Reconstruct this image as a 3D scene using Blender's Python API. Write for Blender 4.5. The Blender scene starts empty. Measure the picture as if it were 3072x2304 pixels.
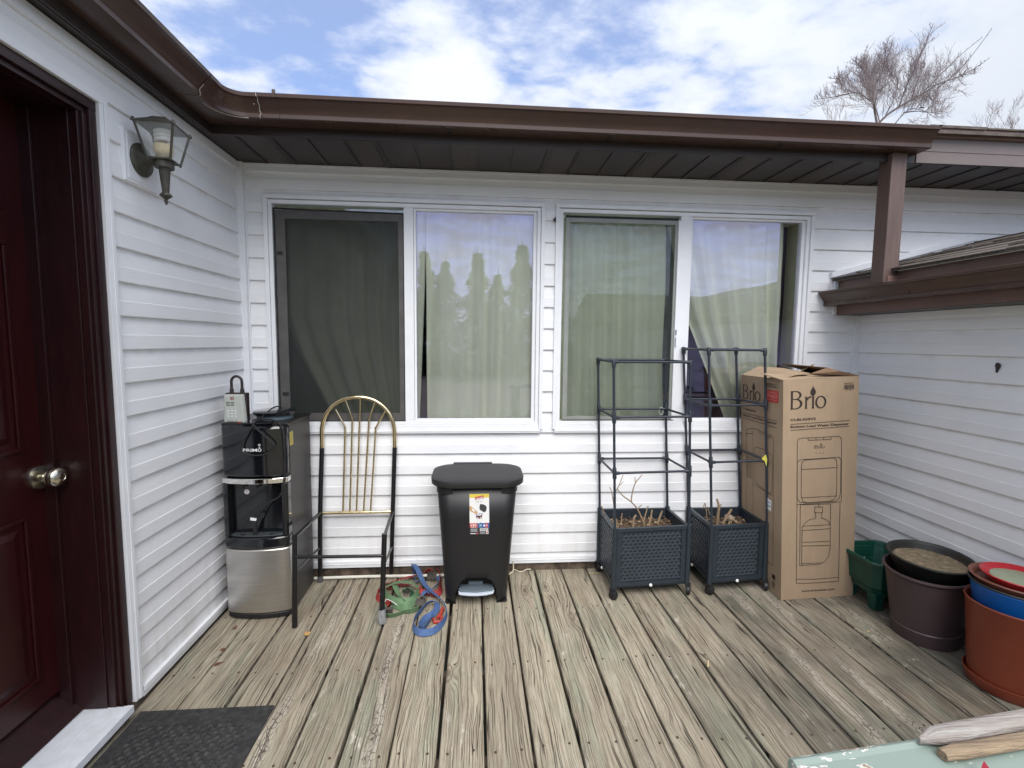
import bpy, bmesh, math, random
from mathutils import Vector, Matrix, noise as mnoise
R = math.radians
rnd = random.Random(7)
S = bpy.context.scene
COL = S.collection

# ------------------------------------------------------------------ camera, sky, sun, exposure
cam_d = bpy.data.cameras.new('camera'); cam = bpy.data.objects.new('camera', cam_d); COL.objects.link(cam)
cam_d.sensor_width = 36.0; cam_d.lens = 36.0*1431/3072; cam_d.clip_start = 0.02; cam_d.clip_end = 600
RX = Vector((0.9969785, -0.0770241, 0.0100609)); RY = Vector((0.0032377, -0.0882031, -0.9960972)); RZ = Vector((0.0776109, 0.9931201, -0.0876872))
mw = Matrix.Identity(4)
for i in range(3):
    mw[i][0] = RX[i]; mw[i][1] = -RY[i]; mw[i][2] = -RZ[i]
mw.translation = (0, -2.7133, 1.35)
cam.matrix_world = mw
S.camera = cam
S.view_settings.view_transform = 'Standard'; S.view_settings.look = 'None'; S.view_settings.gamma = 1.0
S.view_settings.use_curve_mapping = False
S.view_settings.exposure = 0.80
S.cycles.max_bounces = 8; S.cycles.transparent_max_bounces = 16

SUN_EL, SUN_AZ = 50, 174          # sun behind the camera, veiled by thin cloud
world = bpy.data.worlds.new("World"); S.world = world; world.use_nodes = True
nt = world.node_tree; nt.nodes.clear()
def N(nt, t, **kw):
    n = nt.nodes.new(t)
    for k, v in kw.items():
        if k.startswith('i_'):
            key = k[2:]; key = int(key) if key.isdigit() else key.replace('_', ' ')
            n.inputs[key].default_value = v
        else: setattr(n, k, v)
    return n
def build_world():
    L = nt.links.new
    out = N(nt, 'ShaderNodeOutputWorld'); bg = N(nt, 'ShaderNodeBackground'); bg.inputs[1].default_value = 0.1
    sky = N(nt, 'ShaderNodeTexSky'); sky.sky_type = 'NISHITA'; sky.sun_disc = False
    sky.sun_elevation = R(SUN_EL); sky.sun_rotation = R(SUN_AZ); sky.air_density = 1.15; sky.dust_density = 1.0; sky.ozone_density = 1.6
    tc = N(nt, 'ShaderNodeTexCoord')
    # flatten the view direction onto a cloud deck so that clouds shrink towards the horizon
    sep = N(nt, 'ShaderNodeSeparateXYZ'); L(tc.outputs['Generated'], sep.inputs[0])
    zz = N(nt, 'ShaderNodeMath', operation='MAXIMUM'); L(sep.outputs[2], zz.inputs[0]); zz.inputs[1].default_value = 0.02
    za = N(nt, 'ShaderNodeMath', operation='ADD'); L(zz.outputs[0], za.inputs[0]); za.inputs[1].default_value = 0.12
    dx = N(nt, 'ShaderNodeMath', operation='DIVIDE'); L(sep.outputs[0], dx.inputs[0]); L(za.outputs[0], dx.inputs[1])
    dy = N(nt, 'ShaderNodeMath', operation='DIVIDE'); L(sep.outputs[1], dy.inputs[0]); L(za.outputs[0], dy.inputs[1])
    cb = N(nt, 'ShaderNodeCombineXYZ'); L(dx.outputs[0], cb.inputs[0]); L(dy.outputs[0], cb.inputs[1])
    mp = N(nt, 'ShaderNodeMapping'); L(cb.outputs[0], mp.inputs[0]); mp.inputs['Location'].default_value = (2.3, 0.7, 0)
    mp.inputs['Rotation'].default_value = (0, 0, R(-24)); mp.inputs['Scale'].default_value = (1.2, 1.5, 1)
    n1 = N(nt, 'ShaderNodeTexNoise'); n1.inputs['Scale'].default_value = 3.6; n1.inputs['Detail'].default_value = 9; n1.inputs['Roughness'].default_value = 0.55; n1.inputs['Distortion'].default_value = 0.15
    L(mp.outputs[0], n1.inputs[0])
    n2 = N(nt, 'ShaderNodeTexNoise'); n2.inputs['Scale'].default_value = 8.0; n2.inputs['Detail'].default_value = 7; n2.inputs['Roughness'].default_value = 0.6
    L(mp.outputs[0], n2.inputs[0])
    def lobe(v, k, amp):          # a cloud bank (or a gap) around one direction of the sky
        d = N(nt, 'ShaderNodeVectorMath', operation='DOT_PRODUCT'); L(tc.outputs['Generated'], d.inputs[0]); d.inputs[1].default_value = Vector(v).normalized()
        a = N(nt, 'ShaderNodeMath', operation='SUBTRACT'); a.inputs[1].default_value = 1.0; L(d.outputs['Value'], a.inputs[0])
        b = N(nt, 'ShaderNodeMath', operation='MULTIPLY'); b.inputs[1].default_value = k; L(a.outputs[0], b.inputs[0])
        e = N(nt, 'ShaderNodeMath', operation='EXPONENT'); L(b.outputs[0], e.inputs[0])
        m = N(nt, 'ShaderNodeMath', operation='MULTIPLY'); m.inputs[1].default_value = amp; L(e.outputs[0], m.inputs[0])
        return m
    acc = None
    lobes = [((-0.085, .885, .458), 260, 0.22), ((-0.02, .885, .447), 300, 0.18), ((-0.16, .875, .44), 500, .12),
             ((0.30, .845, .43), 55, 0.10), ((0.70, .60, .42), 9, 0.26), ((-0.26, .85, .47), 160, -0.16), ((0.24, .81, .54), 220, -0.14),
             ((0.405, .815, .405), 350, -0.13), ((-0.45, .77, .45), 60, 0.03), ((0.05, .83, .56), 160, -0.08),
             ((0.0, -0.55, .83), 2.2, 0.05)]
    for v, k, a in lobes:
        m = lobe(v, k, a)
        if acc is None: acc = m
        else:
            s = N(nt, 'ShaderNodeMath', operation='ADD'); L(acc.outputs[0], s.inputs[0]); L(m.outputs[0], s.inputs[1]); acc = s
    s1 = N(nt, 'ShaderNodeMath', operation='ADD'); L(n1.outputs[0], s1.inputs[0]); L(acc.outputs[0], s1.inputs[1])
    s2 = N(nt, 'ShaderNodeMath', operation='MULTIPLY_ADD'); L(n2.outputs[0], s2.inputs[0]); s2.inputs[1].default_value = 0.30; L(s1.outputs[0], s2.inputs[2])
    mr = N(nt, 'ShaderNodeMapRange'); mr.interpolation_type = 'SMOOTHSTEP'; L(s2.outputs[0], mr.inputs[0])
    mr.inputs[1].default_value = 0.545; mr.inputs[2].default_value = 0.80; mr.inputs[3].default_value = 0.12; mr.inputs[4].default_value = 1.0
    mc = N(nt, 'ShaderNodeMapRange'); mc.interpolation_type = 'SMOOTHSTEP'; L(s2.outputs[0], mc.inputs[0])
    mc.inputs[1].default_value = 0.68; mc.inputs[2].default_value = 0.98
    cc = N(nt, 'ShaderNodeMix'); cc.data_type = 'RGBA'; cc.inputs[6].default_value = (3.9, 4.4, 5.6, 1); cc.inputs[7].default_value = (5.4, 5.65, 6.2, 1)
    L(mc.outputs[0], cc.inputs[0])
    # thick, greyer cloud low on the right
    g = lobe((0.80, .52, .34), 14, 0.8); cg = N(nt, 'ShaderNodeMix'); cg.data_type = 'RGBA'; cg.inputs[7].default_value = (3.75, 4.15, 4.7, 1)
    L(g.outputs[0], cg.inputs[0]); L(cc.outputs[2], cg.inputs[6])
    # extra brightness added to the unseen sky behind the camera, lifting the side walls
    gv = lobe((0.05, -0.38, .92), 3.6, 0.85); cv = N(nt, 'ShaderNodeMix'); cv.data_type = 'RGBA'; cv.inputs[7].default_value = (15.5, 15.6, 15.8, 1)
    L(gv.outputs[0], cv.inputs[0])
    sk = N(nt, 'ShaderNodeMix'); sk.data_type = 'RGBA'; sk.blend_type = 'MULTIPLY'; sk.inputs[0].default_value = 1; sk.inputs[7].default_value = (1.0, 1.06, 1.30, 1)
    L(sky.outputs[0], sk.inputs[6])
    mx = N(nt, 'ShaderNodeMix'); mx.data_type = 'RGBA'; L(mr.outputs[0], mx.inputs[0]); L(sk.outputs[2], mx.inputs[6]); L(cg.outputs[2], mx.inputs[7])
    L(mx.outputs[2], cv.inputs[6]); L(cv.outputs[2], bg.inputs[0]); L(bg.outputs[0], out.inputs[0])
build_world()
sd = bpy.data.lights.new('sun', 'SUN'); sun = bpy.data.objects.new('sun', sd); COL.objects.link(sun)
sd.energy = 1.7; sd.angle = R(42); sd.color = (1.0, 0.965, 0.92)
sun.rotation_euler = (R(90-SUN_EL), 0, R(180-SUN_AZ))

# ------------------------------------------------------------------ materials
MATS = {}
def mat(name, col=(.5,.5,.5), rough=.6, metal=0.0, spec=.5, noise=0.0, nscale=30.0, bump=0.0, bscale=200.0, stretch=(1,1,1), coat=0.0, col2=None, alpha=None, rvar=0.0):
    if name in MATS: return MATS[name]
    m = bpy.data.materials.new(name); m.use_nodes = True; t = m.node_tree; b = t.nodes['Principled BSDF']; L = t.links.new
    b.inputs['Base Color'].default_value = (*col, 1); b.inputs['Roughness'].default_value = rough; b.inputs['Metallic'].default_value = metal
    b.inputs['Specular IOR Level'].default_value = spec; b.inputs['Coat Weight'].default_value = coat; b.inputs['Coat Roughness'].default_value = 0.05
    tc = N(t, 'ShaderNodeTexCoord'); mp = N(t, 'ShaderNodeMapping'); mp.inputs['Scale'].default_value = stretch; L(tc.outputs['Object'], mp.inputs[0])
    if noise or col2 or rvar:
        n = N(t, 'ShaderNodeTexNoise'); n.inputs['Scale'].default_value = nscale; n.inputs['Detail'].default_value = 6; n.inputs['Roughness'].default_value = .6
        L(mp.outputs[0], n.inputs[0])
        r = N(t, 'ShaderNodeMapRange'); r.inputs[1].default_value = .3; r.inputs[2].default_value = .7; L(n.outputs[0], r.inputs[0])
        if noise or col2:
            mx = N(t, 'ShaderNodeMix'); mx.data_type = 'RGBA'
            c2 = col2 if col2 else tuple(c*(1-noise) for c in col)
            c1 = col if col2 else tuple(min(1, c*(1+noise*.6)) for c in col)
            mx.inputs[6].default_value = (*c1, 1); mx.inputs[7].default_value = (*c2, 1)
            L(r.outputs[0], mx.inputs[0]); L(mx.outputs[2], b.inputs['Base Color'])
        if rvar:
            rr = N(t, 'ShaderNodeMapRange'); rr.inputs[3].default_value = max(0.02, rough-rvar); rr.inputs[4].default_value = min(1, rough+rvar); L(r.outputs[0], rr.inputs[0]); L(rr.outputs[0], b.inputs['Roughness'])
    if bump:
        n = N(t, 'ShaderNodeTexNoise'); n.inputs['Scale'].default_value = bscale; n.inputs['Detail'].default_value = 4; L(mp.outputs[0], n.inputs[0])
        bp = N(t, 'ShaderNodeBump'); bp.inputs['Strength'].default_value = bump; bp.inputs['Distance'].default_value = 0.004; L(n.outputs[0], bp.inputs['Height']); L(bp.outputs[0], b.inputs['Normal'])
    MATS[name] = m
    return m

def siding_mat():
    m = bpy.data.materials.new('vinyl_siding'); m.use_nodes = True; t = m.node_tree; b = t.nodes['Principled BSDF']; L = t.links.new
    b.inputs['Roughness'].default_value = .42; b.inputs['Specular IOR Level'].default_value = .4
    tc = N(t, 'ShaderNodeTexCoord')
    n = N(t, 'ShaderNodeTexNoise'); n.inputs['Scale'].default_value = 3.0; n.inputs['Detail'].default_value = 7; L(tc.outputs['Object'], n.inputs[0])
    mx = N(t, 'ShaderNodeMix'); mx.data_type = 'RGBA'; mx.inputs[6].default_value = (.845, .85, .86, 1); mx.inputs[7].default_value = (.78, .788, .80, 1)
    r = N(t, 'ShaderNodeMapRange'); r.inputs[1].default_value = .4; r.inputs[2].default_value = .75; L(n.outputs[0], r.inputs[0]); L(r.outputs[0], mx.inputs[0])
    # dirt caught in the lap just under each course
    sp = N(t, 'ShaderNodeSeparateXYZ'); L(tc.outputs['Object'], sp.inputs[0])
    a = N(t, 'ShaderNodeMath', operation='SUBTRACT'); a.inputs[1].default_value = 0.114 - 0.1195*4; L(sp.outputs[2], a.inputs[0])
    mo = N(t, 'ShaderNodeMath', operation='MODULO'); mo.inputs[1].default_value = 0.1195; L(a.outputs[0], mo.inputs[0])
    rr = N(t, 'ShaderNodeMapRange'); rr.inputs[1].default_value = .085; rr.inputs[2].default_value = .118; L(mo.outputs[0], rr.inputs[0])
    n2 = N(t, 'ShaderNodeTexNoise'); n2.inputs['Scale'].default_value = 14; n2.inputs['Detail'].default_value = 6; L(tc.outputs['Object'], n2.inputs[0])
    r2 = N(t, 'ShaderNodeMapRange'); r2.inputs[1].default_value = .42; r2.inputs[2].default_value = .75; r2.inputs[4].default_value = .35; L(n2.outputs[0], r2.inputs[0])
    mm = N(t, 'ShaderNodeMath', operation='MULTIPLY'); L(rr.outputs[0], mm.inputs[0]); L(r2.outputs[0], mm.inputs[1])
    # rain splash and streaks low on the walls
    sr = N(t, 'ShaderNodeMapRange'); sr.inputs[1].default_value = .42; sr.inputs[2].default_value = .06; L(sp.outputs[2], sr.inputs[0])
    mps = N(t, 'ShaderNodeMapping'); mps.inputs['Scale'].default_value = (22, 22, 3); L(tc.outputs['Object'], mps.inputs[0])
    n4 = N(t, 'ShaderNodeTexNoise'); n4.inputs['Scale'].default_value = 1.0; n4.inputs['Detail'].default_value = 7; L(mps.outputs[0], n4.inputs[0])
    r4 = N(t, 'ShaderNodeMapRange'); r4.inputs[1].default_value = .45; r4.inputs[2].default_value = .8; r4.inputs[4].default_value = .45; L(n4.outputs[0], r4.inputs[0])
    m4 = N(t, 'ShaderNodeMath', operation='MULTIPLY'); L(sr.outputs[0], m4.inputs[0]); L(r4.outputs[0], m4.inputs[1])
    m5 = N(t, 'ShaderNodeMath', operation='MAXIMUM'); L(m4.outputs[0], m5.inputs[0]); L(mm.outputs[0], m5.inputs[1]); mm = m5
    m2 = N(t, 'ShaderNodeMix'); m2.data_type = 'RGBA'; m2.inputs[7].default_value = (.50, .44, .36, 1); L(mm.outputs[0], m2.inputs[0]); L(mx.outputs[2], m2.inputs[6]); L(m2.outputs[2], b.inputs['Base Color'])
    # embossed wood grain
    mp = N(t, 'ShaderNodeMapping'); mp.inputs['Scale'].default_value = (14, 14, 160); L(tc.outputs['Object'], mp.inputs[0])
    n3 = N(t, 'ShaderNodeTexNoise'); n3.inputs['Scale'].default_value = 1.0; n3.inputs['Detail'].default_value = 3; n3.inputs['Distortion'].default_value = 1.2; L(mp.outputs[0], n3.inputs[0])
    bp = N(t, 'ShaderNodeBump'); bp.inputs['Strength'].default_value = .22; bp.inputs['Distance'].default_value = .003; L(n3.outputs[0], bp.inputs['Height']); L(bp.outputs[0], b.inputs['Normal'])
    MATS['vinyl_siding'] = m; return m

def deck_mat():
    m = bpy.data.materials.new('weathered_deck_wood'); m.use_nodes = True; t = m.node_tree; b = t.nodes['Principled BSDF']; L = t.links.new
    b.inputs['Roughness'].default_value = .82; b.inputs['Specular IOR Level'].default_value = .25
    uv = N(t, 'ShaderNodeUVMap'); uv.uv_map = 'board'
    at = N(t, 'ShaderNodeAttribute'); at.attribute_name = 'rnd'
    su = N(t, 'ShaderNodeSeparateXYZ'); L(uv.outputs[0], su.inputs[0])          # u: metres across the board from its middle, v: metres along
    def M(op, a, bb=None, c=None, clamp=False):
        n = N(t, 'ShaderNodeMath', operation=op); n.use_clamp = clamp
        for i, x in enumerate((a, bb, c)):
            if x is None: continue
            if isinstance(x, (int, float)): n.inputs[i].default_value = x
            else: L(x, n.inputs[i])
        return n.outputs[0]
    def V(x, y, z):
        n = N(t, 'ShaderNodeCombineXYZ')
        for i, q in enumerate((x, y, z)):
            if isinstance(q, (int, float)): n.inputs[i].default_value = q
            else: L(q, n.inputs[i])
        return n.outputs[0]
    def noise(v, s, d=5, r=.6, dist=0):
        n = N(t, 'ShaderNodeTexNoise'); n.inputs['Scale'].default_value = s; n.inputs['Detail'].default_value = d; n.inputs['Roughness'].default_value = r; n.inputs['Distortion'].default_value = dist
        L(v, n.inputs[0]); return n.outputs[0]
    def ss(x, a, bb, lo=0.0, hi=1.0):
        n = N(t, 'ShaderNodeMapRange'); n.interpolation_type = 'SMOOTHSTEP'; L(x, n.inputs[0]); n.inputs[1].default_value = a; n.inputs[2].default_value = bb; n.inputs[3].default_value = lo; n.inputs[4].default_value = hi
        return n.outputs[0]
    def mix(f, c1, c2, bt='MIX'):
        n = N(t, 'ShaderNodeMix'); n.data_type = 'RGBA'; n.blend_type = bt
        if isinstance(f, (int, float)): n.inputs[0].default_value = f
        else: L(f, n.inputs[0])
        for i, c in ((6, c1), (7, c2)):
            if isinstance(c, tuple): n.inputs[i].default_value = (*c, 1)
            else: L(c, n.inputs[i])
        return n.outputs[2]
    rn = at.outputs['Fac']; u = su.outputs[0]; v = su.outputs[1]
    off = M('MULTIPLY', rn, 53.0)
    # knots: cells along the board bend the grain round them
    kv = V(M('MULTIPLY_ADD', u, 7.0, 0.5), M('MULTIPLY', v, 2.6), off)
    vo = N(t, 'ShaderNodeTexVoronoi'); vo.inputs['Scale'].default_value = 1.0; vo.inputs['Randomness'].default_value = 1.0; L(kv, vo.inputs[0])
    kd = vo.outputs['Distance']
    ksel = ss(noise(V(off, M('MULTIPLY', v, .9), 3.3), 1.0, 1), .47, .55)
    bend = M('MULTIPLY', ss(kd, 0.0, .42, 1, 0), ksel)
    wob = M('SUBTRACT', noise(V(M('MULTIPLY', u, 5), M('MULTIPLY', v, 2.2), off), 1.0, 3), .5)
    uu = M('ADD', u, M('MULTIPLY', wob, .05))
    uu = M('ADD', uu, M('MULTIPLY', bend, .035))
    grain = noise(V(M('MULTIPLY', uu, 210), M('MULTIPLY', v, 5), off), 1.0, 5, .65)
    fine = noise(V(M('MULTIPLY', uu, 620), M('MULTIPLY', v, 16), off), 1.0, 3, .6)
    big = noise(V(M('MULTIPLY', u, 6), M('MULTIPLY', v, 1.6), off), 1.0, 4)
    green = ss(noise(V(M('MULTIPLY', u, 9), M('MULTIPLY', v, 1.9), M('ADD', off, 9.0)), 1.0, 4), .47, .68)
    # long drying checks: thin iso-lines of stretched noise
    c1 = M('ABSOLUTE', M('SUBTRACT', noise(V(M('MULTIPLY', uu, 30), M('MULTIPLY', v, .38), M('ADD', off, 2.0)), 1.0, 1.0, .5), .5))
    cm = ss(noise(V(M('MULTIPLY', u, 22), M('MULTIPLY', v, 2.6), M('ADD', off, 5.0)), 1.0, 2), .44, .54)
    crack = M('MULTIPLY', ss(c1, .002, .009, 1, 0), cm)
    c2 = M('ABSOLUTE', M('SUBTRACT', noise(V(M('MULTIPLY', uu, 95), M('MULTIPLY', v, 1.0), M('ADD', off, 7.0)), 1.0, 1.0, .5), .5))
    cm2 = ss(noise(V(M('MULTIPLY', u, 26), M('MULTIPLY', v, 2.4), M('ADD', off, 8.0)), 1.0, 2), .36, .52)
    crack2 = M('MULTIPLY', M('MULTIPLY', ss(c2, .004, .024, 1, 0), cm2), .80)
    # alligator checking down the pith of some boards
    cen = M('MULTIPLY', M('SUBTRACT', noise(V(M('MULTIPLY', v, 1.7), off, 4.0), 1.0, 2), .5), .10)
    band = ss(M('ABSOLUTE', M('SUBTRACT', u, M('ADD', cen, M('MULTIPLY', M('SUBTRACT', noise(V(M('MULTIPLY', v, 22), off, 2.0), 1.0, 2), .5), .03)))), .006, .034, 1, 0)
    selb = M('GREATER_THAN', M('FRACT', M('MULTIPLY', rn, 7.31)), .66)
    selv = ss(noise(V(M('MULTIPLY', v, 1.5), M('ADD', off, 11.0), 1.0), 1.0, 1), .45, .55)
    bm = M('MULTIPLY', M('MULTIPLY', band, selb), selv)
    vc = N(t, 'ShaderNodeTexVoronoi'); vc.feature = 'DISTANCE_TO_EDGE'; vc.inputs['Scale'].default_value = 1.0
    L(V(M('MULTIPLY', u, 62), M('MULTIPLY', v, 36), off), vc.inputs[0])
    allig = M('MULTIPLY', M('MULTIPLY', ss(vc.outputs['Distance'], .015, .085, 1, 0), bm), ss(noise(V(M('MULTIPLY', u, 30), M('MULTIPLY', v, 9), off), 1.0, 3), .40, .58, .15, .85))
    pale = M('MULTIPLY', bm, .55)
    dark = M('MAXIMUM', M('MAXIMUM', crack, crack2), allig, clamp=True)
    knot = M('MULTIPLY', ss(kd, .05, .10, 1, 0), ksel)
    kring = M('MULTIPLY', M('MULTIPLY', ss(M('ABSOLUTE', M('SUBTRACT', kd, .13)), .0, .035, 1, 0), ksel), .55)
    base = mix(ss(big, .3, .7), (.46, .41, .315), (.325, .285, .218))
    base = mix(M('MULTIPLY', green, .62), base, (.315, .35, .262))
    base = mix(ss(rn, 0, 1, .0, .30), base, (.20, .165, .125))
    tc = N(t, 'ShaderNodeTexCoord'); so = N(t, 'ShaderNodeSeparateXYZ'); L(tc.outputs['Object'], so.inputs[0])
    moldx = ss(so.outputs[0], .35, 1.5)
    mold = M('MULTIPLY', M('MULTIPLY', ss(noise(V(M('MULTIPLY', so.outputs[0], 1.6), M('MULTIPLY', so.outputs[1], .7), 1.7), 2.6, 5), .42, .62), moldx), .74)
    base = mix(mold, base, (.085, .088, .075))
    base = mix(M('MULTIPLY', moldx, .22), base, (.15, .122, .10))
    warm = M('MULTIPLY', ss(noise(V(M('MULTIPLY', so.outputs[0], 2.2), M('MULTIPLY', so.outputs[1], 2.2), 6.0), 1.0, 4), .55, .72), .22)
    base = mix(warm, base, (.30, .17, .085))
    base = mix(pale, base, (.50, .45, .38))
    base = mix(M('MULTIPLY', ss(noise(V(M('MULTIPLY', u, 40), M('MULTIPLY', v, 14), off), 1.0, 5, .7), .55, .66), ss(noise(V(M('MULTIPLY', u, 8), M('MULTIPLY', v, 2.0), M('ADD', off, 4.4)), 1.0, 2), .56, .68)), base, (.56, .52, .45))
    base = mix(M('MULTIPLY', ss(noise(V(M('MULTIPLY', u, 55), M('MULTIPLY', v, 22), M('ADD', off, 1.4)), 1.0, 6, .7), .50, .68), .26), base, (.18, .155, .125))
    base = mix(ss(grain, .35, .68, 0, .85), base, mix(1.0, base, (.50, .46, .42), 'MULTIPLY'))
    base = mix(ss(fine, .35, .7, 0, .30), base, mix(1.0, base, (1.35, 1.35, 1.35), 'MULTIPLY'))
    base = mix(M('MULTIPLY', kring, 1.0), base, (.10, .075, .05))
    base = mix(M('MULTIPLY', knot, .8), base, (.13, .095, .065))
    base = mix(M('MULTIPLY', dark, .93), base, (.018, .013, .010))
    L(base, b.inputs['Base Color'])
    h = M('SUBTRACT', M('MULTIPLY', grain, .35), M('MULTIPLY', dark, 1.0))
    h = M('ADD', h, M('MULTIPLY', bend, .25))
    bp = N(t, 'ShaderNodeBump'); bp.inputs['Strength'].default_value = .75; bp.inputs['Distance'].default_value = .0022; L(h, bp.inputs['Height']); L(bp.outputs[0], b.inputs['Normal'])
    MATS['deck'] = m; return m

def glass_mat(name, refl, rtint, ttint):
    m = bpy.data.materials.new(name); m.use_nodes = True; t = m.node_tree; t.nodes.clear(); L = t.links.new
    o = N(t, 'ShaderNodeOutputMaterial'); mx = N(t, 'ShaderNodeMixShader'); tr = N(t, 'ShaderNodeBsdfTransparent'); gl = N(t, 'ShaderNodeBsdfGlossy')
    tr.inputs[0].default_value = (*ttint, 1); gl.inputs[0].default_value = (*rtint, 1); gl.inputs['Roughness'].default_value = 0.004
    fr = N(t, 'ShaderNodeFresnel'); fr.inputs[0].default_value = 1.5
    ma = N(t, 'ShaderNodeMath', operation='MULTIPLY_ADD'); L(fr.outputs[0], ma.inputs[0]); ma.inputs[1].default_value = 1.0; ma.inputs[2].default_value = refl; ma.use_clamp = True
    tc = N(t, 'ShaderNodeTexCoord'); n = N(t, 'ShaderNodeTexNoise'); n.inputs['Scale'].default_value = 2.2; n.inputs['Detail'].default_value = 1; L(tc.outputs['Object'], n.inputs[0])
    bp = N(t, 'ShaderNodeBump'); bp.inputs['Strength'].default_value = .035; bp.inputs['Distance'].default_value = .05; L(n.outputs[0], bp.inputs['Height']); L(bp.outputs[0], gl.inputs['Normal'])
    L(ma.outputs[0], mx.inputs[0]); L(tr.outputs[0], mx.inputs[1]); L(gl.outputs[0], mx.inputs[2]); L(mx.outputs[0], o.inputs[0])
    return m
def screen_mat(name, dens, col):
    m = bpy.data.materials.new(name); m.use_nodes = True; t = m.node_tree; t.nodes.clear(); L = t.links.new
    o = N(t, 'ShaderNodeOutputMaterial'); mx = N(t, 'ShaderNodeMixShader'); tr = N(t, 'ShaderNodeBsdfTransparent'); d = N(t, 'ShaderNodeBsdfDiffuse')
    d.inputs[0].default_value = (*col, 1); tc = N(t, 'ShaderNodeTexCoord'); n = N(t, 'ShaderNodeTexNoise'); n.inputs['Scale'].default_value = 5; n.inputs['Detail'].default_value = 6; L(tc.outputs['Object'], n.inputs[0])
    r = N(t, 'ShaderNodeMapRange'); r.inputs[3].default_value = dens-.05; r.inputs[4].default_value = dens+.05; L(n.outputs[0], r.inputs[0])
    L(r.outputs[0], mx.inputs[0]); L(tr.outputs[0], mx.inputs[1]); L(d.outputs[0], mx.inputs[2]); L(mx.outputs[0], o.inputs[0])
    return m

VINYL = siding_mat()
TRIM = mat('white_trim', (.80, .81, .83), .38, noise=.05, nscale=8, bump=.04, bscale=60)
BROWN = mat('brown_aluminium', (.070, .038, .028), .34, noise=.16, nscale=7, rvar=.1, bump=.03, bscale=25)
BROWN2 = mat('brown_fascia', (.155, .11, .095), .45, noise=.16, nscale=6, rvar=.1)
SOFF = mat('dark_brown_soffit', (.030, .020, .0175), .42, noise=.18, nscale=9)
POSTM = mat('brown_painted_post', (.115, .074, .062), .55, noise=.22, nscale=9, stretch=(6, 6, .6), bump=.12, bscale=40)
SHING = mat('asphalt_shingle', (.115, .095, .08), .9, noise=.45, nscale=22, bump=.6, bscale=160, stretch=(1, 3, 1))
DARK = mat('interior_dark', (.10, .09, .085), .8, noise=.1)
DOORM = mat('oxblood_door_paint', (.030, .0040, .0048), .30, noise=.25, nscale=14, bump=.10, bscale=45, stretch=(1, 1, .3), spec=.35)
JAMB = mat('oxblood_jamb_paint', (.020, .0040, .0050), .38, noise=.35, nscale=24, bump=.25, bscale=50, stretch=(1, 1, .25))
BLK = mat('black_plastic', (.011, .011, .012), .46, noise=.15, nscale=60, bump=.08, bscale=500)
GLOSS = mat('gloss_black_plastic', (.006, .007, .009), .10, noise=.2, nscale=9, coat=.4)
STEEL = mat('brushed_steel', (.60, .58, .55), .36, metal=1, noise=.10, nscale=5, bump=.12, bscale=40, stretch=(1, 1, 16), rvar=.05)
CHROME = mat('chrome', (.85, .83, .80), .08, metal=1, noise=.05)
BRASS = mat('polished_brass', (.82, .68, .42), .20, metal=1, noise=.22, nscale=30)
BLKM = mat('black_enamel_tube', (.009, .009, .010), .28, noise=.3, nscale=50)
RUB = mat('black_rubber', (.016, .016, .017), .75, noise=.3, nscale=40)
PLNT = mat('slate_blue_plastic', (.022, .031, .040), .42, noise=.15, nscale=20)
PLNT2 = mat('slate_blue_weave', (.048, .060, .073), .36, noise=.12, nscale=20)
TUBEM = mat('dark_grey_tube', (.026, .032, .045), .48, noise=.2, nscale=40)
CARD = mat('kraft_cardboard', (.365, .265, .172), .85, noise=.09, nscale=16, bump=.08, bscale=80, stretch=(1, 1, .25))
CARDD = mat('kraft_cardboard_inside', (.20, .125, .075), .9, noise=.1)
INK = mat('dark_brown_ink', (.028, .018, .015), .8, noise=.1)
WHT = mat('white_paper', (.78, .78, .76), .6, noise=.05)
RED = mat('red_print', (.50, .055, .045), .6, noise=.08)
YEL = mat('yellow_print', (.70, .56, .09), .6, noise=.1)
GREY = mat('grey_plastic', (.36, .42, .48), .4, noise=.08)

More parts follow.
